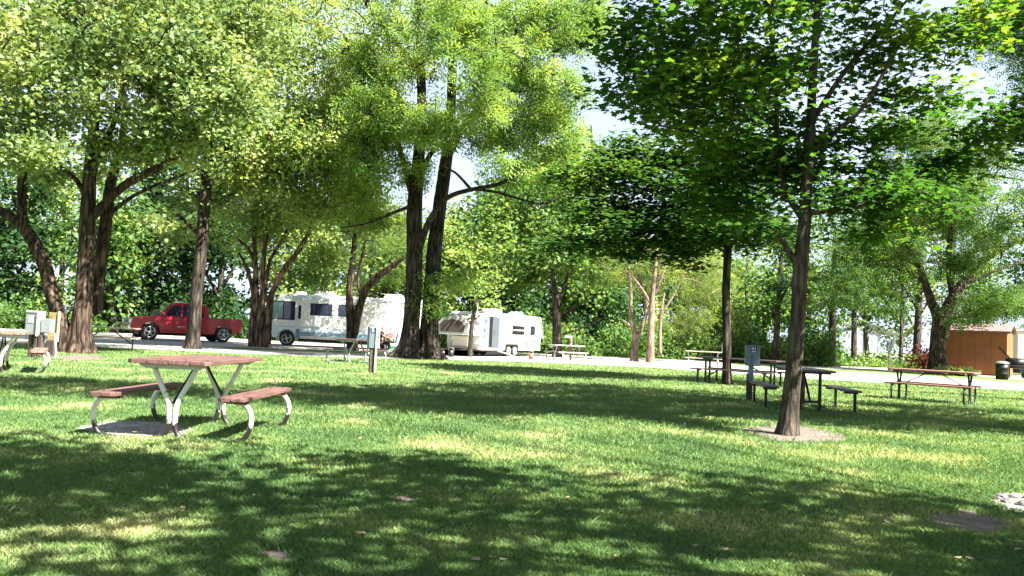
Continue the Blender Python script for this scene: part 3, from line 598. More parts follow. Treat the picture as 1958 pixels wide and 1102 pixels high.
# unseen trees added out of frame, crowns shaped to cast the lawn's shade
def shade_tree(foot, label, zones, zr, seed, bs=2, lf=46):
    rt = empty('added_shade_tree', (foot[0], foot[1], 0), 0, label, 'tree'); rg = np.random.default_rng(seed)
    zt = max(zr); tb = MB(); tb.tube([(0, 0, -.05), (.1, 0, 2), (0, .1, 4), (.1, 0, zt)], [.32, .26, .2, .06], 16, ridge=.03, sub=4, flare=.5); P = []
    for (gx, gy, rx, ry, n) in zones:
        for j in range(n):
            a = rg.uniform(0, 6.28); q = rg.uniform(0, 1) ** .5; z = rg.uniform(*zr)
            c = np.array([gx + rx * q * math.cos(a) - foot[0], gy + ry * q * math.sin(a) - foot[1], 0]) + np.array(sunv) * (z / sunv.z)
            r2 = math.hypot(c[0], c[1]); zc = min(z - .5, max(zt * .4, z - r2 * .5))
            if j % bs == 0: tb.tube([(0, 0, zc), (c[0] * .55, c[1] * .55, (zc + z) / 2 + .3), tuple(c)], [.06, .035, .01], 4)
            P.append(c + rg.normal(0, 1, (lf, 3)) * [.36, .36, .2])
    tb.build('trunk', B_grey, rt); leaves('crown', np.concatenate(P), 'lobed', .17, L_maple, rt, rg, .7)
shade_tree((8.5, 1.0), 'broad maple added unseen at right, crown shaped to shade the nearest lawn', [(1.0, 5.4, 2.6, 1.9, 34), (-2.2, 6.1, 2.6, 1.8, 44), (3.4, 5.7, 2.6, 1.1, 20), (2.4, 3.9, 3, .7, 7)], (6, 8.5), 301, 4, 40)
shade_tree((4.5, -3.0), 'broad maple added unseen behind the camera, crown shaped to shade the left foreground', [(-5.2, 6.0, 2.6, 1.7, 42), (-3.0, 4.0, 2.4, 1.2, 18)], (7, 9.5), 302, 4, 40)
shade_tree((9.8, 1.2), 'tall maple added unseen at right, high crown shaped to shade the left lawn', [(-6.8, 13.4, 3.0, 1.3, 62), (-1.5, 13.6, 3.2, 1.5, 60)], (9.5, 11.5), 303, 40)
shade_tree((12.5, 11.0), 'tree added unseen beyond the right edge, crown shaped to shade the lawn behind the young maple', [(7.0, 14.5, 3.5, 1.8, 80), (2.5, 18.5, 4.5, 2.2, 120), (-1, 15.5, 3.5, 1.6, 60), (9.5, 18.0, 2.2, 1.0, 26)], (8.8, 10.8), 304)

# a scatter of dropped leaves
rg = np.random.default_rng(9); row = rg.uniform(90, 480, 110); d = CAMH * FPX / row; q = np.stack([rg.uniform(-.62, .62, 110) * d, d, rg.uniform(.02, .04, 110)], 1)
o = leaves('fallen_leaves', q, 'lobed', .045, leafmat('dry_leaf', (.26, .21, .12), (.42, .38, .26), .2), None, rg, .85, 0); tag(o, 'dry fallen leaves scattered over the lawn', 'leaves', kind='stuff')

#TREES-END
# ------------------------------------------------------------------ picnic tables
#OBJECTS
m_plank = wood('maroon_stained_wood', (.14, .068, .058), (.06, .03, .026))
m_plank_dk = wood('dark_brown_wood', (.075, .045, .05), (.035, .02, .022), .5)
m_plank_red = wood('weathered_red_wood', (.26, .13, .10), (.13, .06, .05))
m_plank_pale = mat('pale_weathered_wood', (.42, .35, .29), .7, noise=.3, nscale=5, bump=.3, bscale=40)
m_blk = mat('black_steel', (.007, .006, .006), .5, spec=.3)
m_galv = mat('galvanised_steel', (.33, .34, .33), .45, metal=.5, noise=.2)
def rustpaint():
    m = bpy.data.materials.new('chipped_cream_paint'); m.use_nodes = True; n = m.node_tree; b = n.nodes['Principled BSDF']; b.inputs['Roughness'].default_value = .45
    tc = n.nodes.new('ShaderNodeTexCoord'); nz = n.nodes.new('ShaderNodeTexNoise'); nz.inputs['Scale'].default_value = 11; nz.inputs['Detail'].default_value = 8; nz.inputs['Roughness'].default_value = .7
    n.links.new(tc.outputs['Object'], nz.inputs['Vector'])
    sp = n.nodes.new('ShaderNodeSeparateXYZ'); n.links.new(tc.outputs['Object'], sp.inputs[0])
    mr = n.nodes.new('ShaderNodeMapRange'); mr.inputs[1].default_value = 0; mr.inputs[2].default_value = .22; mr.inputs[3].default_value = .42; mr.inputs[4].default_value = 0
    n.links.new(sp.outputs['Z'], mr.inputs[0])
    ad = n.nodes.new('ShaderNodeMath'); n.links.new(nz.outputs['Fac'], ad.inputs[0]); n.links.new(mr.outputs[0], ad.inputs[1])
    rp = n.nodes.new('ShaderNodeValToRGB'); e = rp.color_ramp.elements; e[0].position = .60; e[0].color = (.62, .60, .50, 1); e[1].position = .64; e[1].color = (.014, .009, .008, 1)
    n.links.new(ad.outputs[0], rp.inputs[0]); n.links.new(rp.outputs[0], b.inputs['Base Color'])
    return m
m_cream = rustpaint()

def planks(L, w0, w1, n, z0, z1, cham=.05):
    """n boards along x side by side from y=w0 to w1, outer corners clipped"""
    mb = MB(); g_ = .010; wd = (w1 - w0 - g_ * (n - 1)) / n
    for i in range(n):
        a = w0 + i * (wd + g_); b = a + wd; ca = cham if i == 0 else 0; cb = cham if i == n - 1 else 0
        poly = [(-L + ca, a), (L - ca, a), (L, a + ca), (L, b - cb), (L - cb, b), (-L + cb, b), (-L, b - cb), (-L, a + ca)]
        q = []
        for p in poly:
            if not q or (abs(p[0] - q[-1][0]) + abs(p[1] - q[-1][1])) > 1e-6: q.append(p)
        mb.prism(q, z0, z1, 'z')
    return mb
def table_tube(loc, th, label, wood, metal, L=.88, group='picnic tables with bent tube legs'):
    t = empty('picnic_table', loc, th, label, 'picnic table', group)
    planks(L, -.40, .40, 4, .72, .76).build('tabletop', wood, t, bevel=.006)
    for s in (-1, 1):
        a, b = sorted((s * .487, s * .74)); planks(L, a, b, 2, .392, .43, .03).build('seat', wood, t, bevel=.006)
    for e in (-1, 1):
        x = e * (L - .19)
        for s in (-1, 1):
            mb = MB()
            mb.tube([(x, s * .60, .375), (x, s * .69, .36), (x, s * .75, .29), (x, s * .765, .20), (x, s * .74, .09), (x, s * .68, .015), (x, s * .5, -.012), (x, s * .3, -.012), (x, s * .13, .0), (x, s * .06, .045),
                     (x, s * .032, .13), (x, s * .032, .25), (x, s * .05, .36), (x, s * .13, .52), (x, s * .22, .71)], .0245, 10, sub=3)
            mb.build('leg', metal, t)
            mb = MB(); mb.bar((x, s * .50, .38), (x, s * .73, .38), .05, .035); mb.build('seat_bracket', wood if metal is m_cream else metal, t)
        mb = MB(); xx = e * (L - .13)
        mb.prism([(-.34, .719), (.34, .719), (.26, .672), (-.26, .672)], xx - .02, xx + .02, 'x'); mb.build('crossbar', metal, t)
        mb = MB(); mb.tube([(x, 0, .34), (e * .12, 0, .70)], .014, 6); mb.build('brace', m_blk, t)
    return t
def table_square(loc, th, label, wood, L=1.0, group='picnic tables with straight square legs'):
    t = empty('picnic_table', loc, th, label, 'picnic table', group)
    planks(L, -.41, .41, 4, .72, .76).build('tabletop', wood, t, bevel=.006)
    for s in (-1, 1):
        a, b = sorted((s * .59, s * .86)); planks(L, a, b, 2, .392, .43, .03).build('seat', wood, t, bevel=.006)
    for e in (-1, 1):
        x = e * (L - .25)
        for s in (-1, 1):
            mb = MB(); mb.bar((x, s * .79, -.01), (x, s * .79, .36), .045, .045); mb.bar((x, s * .60, .375), (x, s * .84, .375), .05, .035); mb.build('bench_leg', m_blk, t)
            mb = MB(); mb.bar((x, s * .17, -.01), (x, s * .17, .70), .05, .05); mb.build('leg', m_blk, t)
        mb = MB(); mb.bar((x, -.36, .703), (x, .36, .703), .05, .034); mb.build('crossbar', m_blk, t)
        mb = MB(); mb.tube([(x, -.815, .03), (x, -.7, .0), (x, 0, .0), (x, .7, .0), (x, .815, .03)], .022, 8, sub=2); mb.bar((x, -.145, .17), (x, .145, .17), .04, .04); mb.build('runner', m_blk, t)
        mb = MB(); mb.bar((x, 0, .19), (e * .10, 0, .70), .035, .035); mb.build('brace', m_blk, t)
    return t
near_table = table_tube((-3.206, 8.786, 0), 1.561, 'nearest picnic table, maroon boards on chipped cream tube legs, standing on a concrete pad', m_plank, m_cream, L=.85)
for x in (-.72, .72):
    for y in (-.33, -.12, .12, .33):
        mb = MB(); mb.lathe([(.011, .758), (.012, .763), (.006, .766)], (x, y, 0), n=10); mb.build('bolt', m_blk, near_table)
for x in (-.66, .66):
    for y in (-.68, -.55, .55, .68):
        mb = MB(); mb.lathe([(.010, .428), (.011, .433), (.006, .436)], (x, y, 0), n=10); mb.build('bolt', m_blk, near_table)
table_tube((-9.77, 16.24, 0), R(116.9), 'pinkish picnic table cut by the left edge in front of the utility boxes', m_plank_red, m_cream, L=.9)
table_tube((10.46, 20.63, 0), R(-38), 'reddish picnic table with dark curved legs in front of the shed', m_plank_red, m_blk, L=.98)
table_tube((-5.0, 27.6, 0), R(74), 'grey-legged dark picnic table beside the twin trunks in front of the motorhome', m_plank_dk, m_galv, L=.8)
c = G(1082, 690); table_tube((c.x, c.y, 0), R(28), 'small distant grey picnic table on the gravel right of the travel trailer', m_plank_pale, m_galv, L=.85)
c = G(1362, 704); table_tube((c.x, c.y + 2, 0), R(-12), 'pale picnic table across the road behind the dark maple trunk', m_plank_pale, m_galv, L=.9)
table_square((5.695, 16.246, 0), 1.425, 'dark picnic table on straight square legs behind the young maple trunk', m_plank_dk, L=.99)
table_square((6.77, 24.59, 0), R(-34), 'dark square-legged picnic table at the foot of the dark maple', m_plank_dk, L=1.22)
table_square((-13.7, 28.6, 0), R(24), 'pale-topped picnic table with thin dark legs between the forked maple and the ash', m_plank_pale, L=1.05)

# ------------------------------------------------------------------ writing
def text(body, size, m, parent, loc, rot, name='number', ext=.002):
    cu_ = bpy.data.curves.new(name, 'FONT'); cu_.body = body; cu_.size = size; cu_.extrude = ext; cu_.align_x = 'CENTER'; cu_.align_y = 'CENTER'
    to = bpy.data.objects.new(name + '_tmp', cu_); me = bpy.data.meshes.new_from_object(to); bpy.data.objects.remove(to)
    me.materials.clear(); me.materials.append(m)
    o = bpy.data.objects.new(name, me); COL.objects.link(o); o.parent = parent; o.location = loc; o.rotation_euler = rot; return o
m_white = mat('white_paint', (.78, .78, .76), .5)
m_boxblue = mat('blue_grey_enamel', (.105, .15, .185), .4, noise=.15, nscale=3)
m_sign = mat('navy_number_plate', (.02, .035, .10), .4)
m_boxgrey = mat('grey_enamel', (.20, .22, .225), .45, noise=.15, nscale=3)
m_boxdk = mat('dark_teal_enamel', (.07, .10, .115), .4)
m_tan = mat('tan_post_wood', (.42, .34, .22), .8, noise=.3, nscale=10, bump=.3)
m_timber = mat('dark_timber', (.06, .045, .035), .85, noise=.4, nscale=8, bump=.6)
m_conduit = mat('pale_conduit', (.45, .45, .42), .5)

# blue box 41
p = G(1434, 766); t = empty('utility_pedestal', p, R(-14), 'blue-grey electric box on a post, numbered 41, beside the dark picnic table', 'utility box', 'campsite utility pedestals')
mb = MB(); mb.box((-.02, 0, .28), (.13, .11, .58)); mb.build('post', m_timber, t, bevel=.008)
mb = MB(); mb.box((.0, -.01, .58), (.11, .10, .36)); mb.build('riser', m_boxblue, t, bevel=.006)
mb = MB(); mb.box((0.02, 0, .94), (.30, .17, .42)); mb.box((.02, -.005, 1.155), (.32, .20, .02)); mb.build('cabinet', m_boxblue, t, bevel=.008)
mb = MB(); mb.box((0.02, -.088, .86), (.05, .012, .20)); mb.build('latch', m_boxdk, t, bevel=.003)
mb = MB(); mb.box((.045, -.09, 1.075), (.13, .008, .115)); pl = mb.build('number_plate', m_sign, t)
text('41', .105, m_white, pl, (.045, -.096, 1.09), (R(90), 0, 0)); mb = MB(); mb.box((.045, -.096, 1.032), (.085, .004, .014)); mb.build('underline', m_white, pl)
# box with pole at centre left
p = G(709, 714); t = empty('utility_pedestal', p, R(24), 'electric box numbered 5 on a dark post with a pale pole beside it', 'utility box', 'campsite utility pedestals')
mb = MB(); mb.box((0, 0, .33), (.11, .11, .68)); mb.build('post', m_timber, t, bevel=.008)
mb = MB(); mb.box((0.02, .02, .90), (.26, .22, .52)); mb.box((0.02, .02, 1.168), (.27, .23, .016)); mb.build('cabinet', m_boxdk, t, bevel=.006)
mb = MB(); mb.box((.154, .02, .90), (.012, .20, .48)); mb.build('lit_side_panel', m_white, t, bevel=.004)  # white colour stands in for sunlight on the cabinet's right face
mb = MB(); mb.box((-.02, -.096, 1.09), (.13, .008, .12)); pl = mb.build('number_plate', m_sign, t)
text('5', .115, m_white, pl, (-.03, -.102, 1.09), (R(90), 0, 0))
mb = MB(); mb.box((.07, -.115, .60), (.05, .035, 1.22)); mb.build('pole', m_tan, t, bevel=.004)
# left cluster
p = G(66, 684); t = empty('utility_pedestal', p, R(-12), 'grey electric box on dark stubby posts behind the left-edge picnic table', 'utility box', 'campsite utility pedestals')
mb = MB()
for x in (-.12, .02, .16): mb.box((x, 0, .28), (.10, .13, .60))
mb.build('post', m_timber, t, bevel=.01)
mb = MB(); mb.box((-.05, 0, .86), (.36, .26, .56)); mb.prism([(-.15, 1.141), (.15, 1.141), (.10, 1.19), (-.13, 1.19)], -.24, .14, 'x'); mb.build('cabinet', m_boxgrey, t, bevel=.008)
mb = MB(); mb.box((-.08, -.136, .96), (.13, .012, .14)); mb.build('meter_plate', m_white, t)
mb = MB(); mb.box((.145, -.15, .86), (.03, .06, .62)); mb.build('door_frame', m_conduit, t, bevel=.004)
mb = MB(); mb.box((.30, .02, .82), (.28, .16, .34)); mb.build('meter_box', m_boxgrey, t, bevel=.006)
p = G(92, 682); t = empty('backboard', p, R(-12), 'yellowish wooden board on a dark timber base beside the grey electric box', 'board')
mb = MB(); mb.box((0, .12, .80), (.30, .04, .74)); mb.build('board', mat('yellow_board', (.32, .24, .09), .8, noise=.5, nscale=6), t, bevel=.004)
mb = MB(); mb.box((.155, .10, .80), (.035, .06, .80)); mb.build('trim', m_tan, t)
mb = MB(); mb.box((-.05, .14, .21), (.26, .14, .44)); mb.build('post', m_timber, t, bevel=.01)
p = G(108, 684); t = empty('conduit_pipe', p, 0, 'pale pipe leaning against the yellowish board', 'pipe')
mb = MB(); mb.tube([(0, -.02, -.02), (-.03, 0, .2), (-.10, .05, .45), (-.12, .06, .62)], .022, 10, sub=3); mb.build('pipe', m_conduit, t)
mb = MB(); mb.lathe([(.05, -.01), (.05, .03), (.03, .05)], (0, -.02, 0), n=12); mb.build('collar', m_conduit, t)
p = G(113, 672); t = empty('utility_pedestal', p, R(10), 'pale narrow metal cabinet close to the left trunk of the spreading maple', 'utility box', 'campsite utility pedestals')
mb = MB(); mb.box((0, 0, .72), (.26, .18, .72)); mb.build('cabinet', m_conduit, t, bevel=.006)
mb = MB(); mb.box((-.07, -.094, .72), (.09, .01, .64)); mb.build('door', m_boxgrey, t, bevel=.003)
mb = MB(); mb.box((0, 0, .18), (.10, .10, .38)); mb.build('post', m_galv, t)
# post box at right, box behind dark maple, meter post near trailer
p = Vector((22.4, 49.4, 0)); t = empty('utility_pedestal', p, R(8), 'small grey box on a thin pale post standing left of the shed across the road', 'utility box', 'campsite utility pedestals')
mb = MB(); mb.box((0, 0, .7), (.13, .10, 1.42)); mb.build('post', m_tan, t, bevel=.006)
mb = MB(); mb.box((-.06, -.08, 1.48), (.30, .16, .52)); mb.build('cabinet', m_boxgrey, t, bevel=.008)
p = W(1384, 690, 46); t = empty('utility_pedestal', (p.x, 46, 0), 0, 'small pale box on a post half hidden behind the dark maple trunk', 'utility box', 'campsite utility pedestals')
mb = MB(); mb.box((0, 0, .35), (.12, .10, .72)); mb.build('post', m_conduit, t)
mb = MB(); mb.box((0, 0, .95), (.26, .16, .52)); mb.build('cabinet', m_boxgrey, t, bevel=.006)
p = G(1091, 690); t = empty('lamp_post', p, 0, 'short post with a white lamp arm and a dark meter behind the distant grey table', 'lamp post')
mb = MB(); mb.box((0, 0, .58), (.09, .09, 1.2)); mb.build('post', mat('faded_red_post', (.32, .17, .13), .8, noise=.4), t, bevel=.004)
mb = MB(); mb.box((-.16, 0, 1.17), (.34, .13, .07)); mb.build('lamp_arm', m_white, t, bevel=.01)
mb = MB(); mb.lathe([(.07, -.06), (.085, -.05), (.085, .03), (.06, .05)], (-.11, -.05, .92), 'y', 14); mb.build('meter', m_blk, t)

# ------------------------------------------------------------------ vehicles
m_glass = mat('dark_window_glass', (.015, .02, .04), .06, spec=.8)
m_tyre = mat('tyre_rubber', (.018, .018, .018), .8)
m_alloy = mat('alloy', (.5, .51, .53), .35, metal=.7)
m_chrome = mat('chrome', (.7, .7, .72), .15, metal=1)
m_red = mat('metallic_red_paint', (.32, .004, .014), .32, metal=.1, coat=.3)
m_dkgrey = mat('dark_plastic', (.03, .03, .032), .6)
m_fibre = mat('white_fibreglass', (.66, .66, .64), .35, noise=.1, nscale=1.5)
m_ivory = mat('ivory_fibreglass', (.66, .62, .52), .35)
m_teal = mat('slate_blue_paint', (.12, .20, .25), .3, coat=.3)
m_bluegrey = mat('light_blue_grey_paint', (.42, .50, .55), .3, coat=.3)
m_canvas = mat('grey_canvas', (.42, .41, .38), .9, noise=.15, nscale=4)
m_screen = mat('brown_screen_mesh', (.07, .055, .05), .9)
m_clear = mat('clear_vinyl', (.35, .38, .45), .2)
m_lamp = mat('headlamp_glass', (.75, .77, .8), .12, spec=.9)
def wheel(parent, c, r_, wd, side, spokes=5, hub=m_alloy, name='wheel'):
    """axle along y, outer face towards side*y"""
    c = Vector(c); s = side; mb = MB()
    mb.lathe([(r_ * .62, -wd / 2), (r_ * .9, -wd / 2), (r_, -wd * .36), (r_, wd * .36), (r_ * .9, wd / 2), (r_ * .62, wd / 2)], c, 'y', 28)
    w_ = mb.build(name, m_tyre, parent)
    mb = MB(); mb.lathe([(r_ * .64, 0), (r_ * .66, s * wd * .40), (r_ * .66, s * (wd * .5 + .004)), (r_ * .58, s * (wd * .5 + .004)), (r_ * .56, s * wd * .30)], c, 'y', 28)
    mb.lathe([(r_ * .16, s * wd * .2), (r_ * .15, s * wd * .52), (r_ * .05, s * wd * .54)], c, 'y', 12)
    for k in range(spokes):
        a = 2 * math.pi * k / spokes + .3; d = Vector((math.cos(a), 0, math.sin(a)))
        mb.bar(c + d * r_ * .1 + Vector((0, s * wd * .42, 0)), c + d * r_ * .62 + Vector((0, s * wd * .44, 0)), r_ * (.26 if spokes > 4 else .5), .03)
    mb.build('rim', hub, w_); return w_
# pickup: local x = forward, y = left; seen from its left side
fwp, rwp = Vector((-18.15, 42.5, 0)), Vector((-15.35, 44.6, 0)); ax = (fwp - rwp); th = math.atan2(ax.y, ax.x)
mid = (fwp + rwp) / 2; nrm_in = Vector((math.cos(th + math.pi / 2), math.sin(th + math.pi / 2), 0))
side_sign = 1 if nrm_in.y < 0 else -1
ctr = mid - nrm_in * side_sign * .86
t = empty('pickup_truck', ctr, th, 'red four-door pickup truck parked nose left behind the ash trunk', 'pickup truck')
t.scale = (1, 1, 1.06)
def arch(cx, r_, n=12, z=.40):
    return [(cx + r_ * math.cos(math.pi - math.pi * k / n), z + r_ * math.sin(math.pi * k / n)) for k in range(n + 1)]
hw = .98
def side_profile(bot, archs, top):
    pts = [];
    return pts
# body sides as profile with wheel arches
F_, B_ = 1.85, -1.85
prof = [(-2.82, .62), (-2.80, 1.12), (-2.76, 1.17), (-1.05, 1.19), (-.98, 1.16), (1.12, 1.17), (1.30, 1.20), (2.30, 1.10), (2.62, 1.03), (2.74, .95), (2.78, .62), (2.62, .44), (2.34, .42)] + list(reversed(arch(F_, .47, 12, .42))) + [(1.30, .38), (-1.32, .38)] + list(reversed(arch(B_, .47, 12, .42))) + [(-2.36, .46), (-2.72, .52)]
mb = MB(); mb.prism(prof, -hw, hw, 'y'); mb.build('body', m_red, t, bevel=.05, seg=3)
# dark bed well and cab interior
mb = MB(); mb.box((-1.92, 0, 1.175), (1.55, 1.62, .05)); mb.build('truck_bed', m_dkgrey, t)
cb = [(-1.12, 1.15), (1.50, 1.15), (.74, 1.80), (.48, 1.87), (-.72, 1.88), (-.96, 1.80)]
mb = MB(); ins = [(x, -.90 + (z - 1.15) * .22, z) for x, z in cb]; outs_ = [(x, .90 - (z - 1.15) * .22, z) for x, z in cb]; n_ = len(cb)
mb.add(ins + outs_, [tuple(range(n_)), tuple(reversed(range(n_, 2 * n_)))] + [(i, i + n_, (i + 1) % n_ + n_, (i + 1) % n_) for i in range(n_)])
mb.build('cab', m_red, t, bevel=.045, seg=3)
for s in (-1, 1):
    def sp_(x, z): return (x, s * (.90 - (z - 1.15) * .22 + .006), z)
    for nm, q in (('front_side_window', [(.34, 1.22), (1.24, 1.22), (.70, 1.72), (.34, 1.76)]), ('rear_side_window', [(-.82, 1.22), (.26, 1.22), (.26, 1.77), (-.72, 1.76)])):
        mb = MB(); a = [Vector(sp_(*p_)) for p_ in q]; b = [p_ - Vector((0, s * .03, 0)) for p_ in a]
        mb.add(a + b, [(0, 1, 2, 3), (7, 6, 5, 4), (0, 4, 5, 1), (1, 5, 6, 2), (2, 6, 7, 3), (3, 7, 4, 0)]); mb.build(nm, m_glass, t)
    mb = MB(); mb.box((1.2, s * 1.08, 1.29), (.13, .24, .20)); mb.build('mirror', m_red, t, bevel=.03)
    for x0, x1 in ((.32, 1.30), (-.92, .26)):
        mb = MB()
        for xa in (x0, x1): mb.box((xa, s * (hw + .001), .82), (.014, .006, .66))
        mb.box(((x0 + x1) / 2, s * (hw + .001), .50), (x1 - x0, .006, .014)); dr = mb.build('door', m_dkgrey, t)
        mb = MB(); mb.box((x0 + .16, s * (hw + .02), 1.03), (.2, .03, .045)); mb.build('handle', m_red, dr, bevel=.01)
    for c_ in (F_, B_):
        mb = MB(); ar = arch(c_, .52, 14, .42); ai = list(reversed(arch(c_, .465, 14, .42))); mb.prism(ar + ai, s * (hw - .02), s * (hw + .022), 'y'); mb.build('fender', m_red, t, bevel=.008)
        wheel(t, (c_, s * .86, .40), .40, .26, s)
    mb = MB(); mb.box((2.69, s * .72, .90), (.20, .40, .20)); mb.build('headlight', m_lamp, t, bevel=.04)
    mb = MB(); mb.box((-2.80, s * .86, .98), (.08, .16, .32)); mb.build('tail_light', mat('tail_lamp', (.5, .02, .02), .2), t, bevel=.02)
    mb = MB(); mb.lathe([(.09, 0), (.09, .04), (.04, .05)], (2.80, s * .72, .60), 'x', 14); mb.build('fog_light', m_dkgrey, t)
mb = MB(); a = [(1.45, -.80, 1.20), (1.45, .80, 1.20), (.79, .70, 1.775), (.79, -.70, 1.775)]; mb.panel([Vector(p_) for p_ in a], .02, .98, .02, .98, .03, .0); mb.build('windscreen', mat('windscreen_glass', (.05, .08, .08), .05, spec=.9), t)
mb = MB(); mb.box((2.77, 0, .90), (.06, 1.0, .22)); mb.build('grille', m_dkgrey, t, bevel=.02)
mb = MB(); mb.box((2.79, 0, 1.015), (.05, 1.04, .03)); mb.box((2.79, 0, .785), (.05, 1.04, .03)); mb.box((2.79, 0, .90), (.05, .03, .2)); mb.box((2.80, 0, .93), (.05, .16, .08)); mb.build('grille_trim', m_chrome, t)
mb = MB(); mb.box((2.78, 0, .60), (.16, 1.86, .22)); mb.build('front_bumper', m_chrome, t, bevel=.05)
mb = MB(); mb.box((-2.86, 0, .60), (.14, 1.80, .18)); mb.build('rear_bumper', m_chrome, t, bevel=.04)
mb = MB(); mb.box((0.1, 0, .36), (4.4, 1.3, .16)); mb.build('chassis', m_blk, t)
mb = MB(); mb.box((.2, 0, 1.90), (.35, .5, .05)); mb.build('roof_antenna_base', m_white, t, bevel=.02)
mb = MB(); mb.box((.34, hw + .004, .70), (.36, .008, .03)); mb.build('badge_strip', m_chrome, t)
mb = MB(); mb.box((-1.9, hw + .004, .86), (.5, .006, .36)); mb.build('side_decal', mat('dark_red_decal', (.16, .03, .03), .4), t)

# motorhome: local x along its side to the right in the photo, y away from the camera
def quadside(x0, x1, y, z0, z1): return [(x0, y, z0), (x1, y, z0), (x1, y, z1), (x0, y, z1)]
pL = W(519, 640, 43.9); pL.z = 0; Lm = 8.3
t = empty('motorhome', pL, R(2.0), 'long white class A motorhome with blue-grey lower stripes parked behind the trunks', 'motorhome')
H0, H1 = .42, 2.74
fr = [(0.05, H0), (Lm, H0), (Lm, H1), (.62, H1), (.34, H1 - .06), (.16, H1 - .35), (.02, 1.45), (-.02, 1.0), (0.0, .6)]
ar = list(reversed(arch(.78, .44, 12, H0)));
fr2 = [(0.05, H0), (.33, H0)] + arch(.78, .44, 12, H0)[1:-1] + [(1.23, H0), (5.55, H0)] + arch(6.0, .44, 12, H0)[1:-1] + [(6.45, H0), (Lm, H0), (Lm, H1), (.62, H1), (.34, H1 - .06), (.16, H1 - .35), (.02, 1.45), (-.02, 1.0), (0.0, .6)]
mb = MB(); mb.prism(fr2, 0, 2.35, 'y'); mb.build('body', m_fibre, t, bevel=.05, seg=3)
mb = MB(); mb.prism([(.12, .40), (.36, .46), (.5, .5)] + [(1.2, .5), (1.2, .95), (-.005, .95), (-.005, .62)], -.006, .02, 'y');
q = quadside(0, Lm, 0, H0, H1); 
def band(x0, x1, z0, z1, m, nm, t_=.006):
    mb = MB(); mb.box(((x0 + x1) / 2, -t_ / 2, (z0 + z1) / 2), (x1 - x0, t_, z1 - z0)); return mb.build(nm, m, t)
band(1.26, 1.52, .93, H1 - .28, m_ivory, 'door_recess'); band(1.30, 1.50, 1.30, 2.22, m_ivory, 'entry_door', .02)
mb = MB(); mb.prism([(1.33, 1.45), (1.47, 1.45), (1.47, 2.10), (1.44, 2.15), (1.36, 2.15), (1.33, 2.10)], -.034, -.018, 'y'); mb.build('door_window', m_glass, t)
band(.02, 1.2, .98, 1.06, m_bluegrey, 'front_stripe'); band(.0, .33, .60, .96, m_bluegrey, 'front_skirt'); band(1.24, 1.5, .44, .92, m_teal, 'lower_stripe')
# slide-out
mb = MB(); mb.box((3.45, -.09, 1.52), (3.85, .40, 1.98)); sl = mb.build('slide_out', m_fibre, t, bevel=.02)
for z0, z1, m in ((.56, .78, m_teal), (.79, .93, m_bluegrey), (.97, 1.03, m_bluegrey)):
    mb = MB(); mb.box((3.45, -.293, (z0 + z1) / 2), (3.81, .006, z1 - z0)); mb.build('stripe', m, sl)
for x0, x1 in ((2.0, 3.13), (3.45, 4.58)):
    mb = MB(); c_ = (x0 + x1) / 2; mb.box((c_, -.295, 1.98), (x1 - x0, .02, .62)); wn = mb.build('window', m_blk, t, bevel=.008)
    mb = MB(); mb.box((c_, -.307, 1.98), (x1 - x0 - .08, .008, .54)); mb.build('pane', m_glass, wn)
mb = MB(); mb.box((.55, -.008, 1.86), (1.22, .02, .98)); wn = mb.build('cab_window', m_blk, t, bevel=.01)
mb = MB(); mb.box((.26, -.022, 1.86), (.50, .008, .86)); mb.build('pane', mat('green_glass', (.05, .12, .10), .08, spec=.8), wn)
mb = MB(); mb.box((.84, -.022, 1.86), (.54, .008, .86)); mb.build('pane', m_glass, wn)
band(0.62, Lm - .1, H1 - .20, H1 - .10, m_bluegrey, 'roof_trim', .03); band(1.6, 5.3, H1 - .36, H1 - .26, m_fibre, 'awning_case', .12)
mb = MB(); mb.prism([(1.9, H1), (3.0, H1), (2.85, H1 + .26), (2.1, H1 + .26)], .8, 1.6, 'y'); mb.build('air_conditioner', m_fibre, t, bevel=.04)
mb = MB(); mb.prism([(5.6, H1), (6.7, H1), (6.6, H1 + .26), (5.75, H1 + .26)], .8, 1.6, 'y'); mb.build('air_conditioner', m_fibre, t, bevel=.04)
mb = MB(); mb.prism([(.9, H1), (1.45, H1), (1.4, H1 + .18), (.95, H1 + .18)], .8, 1.4, 'y'); mb.build('roof_vent', m_fibre, t, bevel=.03)
mb = MB(); mb.box((-.05, .16, .72), (.12, .3, .12)); mb.build('marker_light', mat('amber_lamp', (.35, .07, .03), .3), t)
mb = MB(); mb.box((.2, -.12, 1.30), (.10, .16, .20)); mb.build('mirror', m_white, t, bevel=.02)
for x in (.78, 6.0):
    mb = MB(); mb.prism(arch(x, .46, 14, H0) + list(reversed(arch(x, .41, 14, H0))), -.02, .05, 'y'); mb.build('fender', m_teal, t)
    mb = MB(); mb.box((x, .5, .75), (.84, .9, .3)); mb.build('wheel_well', m_blk, t)
    wheel(t, (x, .20, .40), .40, .26, -1, 4)
band(6.45, Lm - .02, .56, .92, m_bluegrey, 'rear_stripe'); band(5.4, 5.56, .56, .92, m_teal, 'rear_band')
mb = MB(); mb.box((3.4, 1.2, .34), (4.0, 1.9, .14)); mb.build('chassis', m_blk, t)

# travel trailer
pA = Vector((-1.34, 40.5, 0)); dx = Vector((3.07, 6.3, 0)); Lt = dx.length; th = math.atan2(dx.y, dx.x)
t = empty('travel_trailer', pA, th, 'white hybrid travel trailer with fold-out canvas bunk ends beside the road', 'travel trailer')
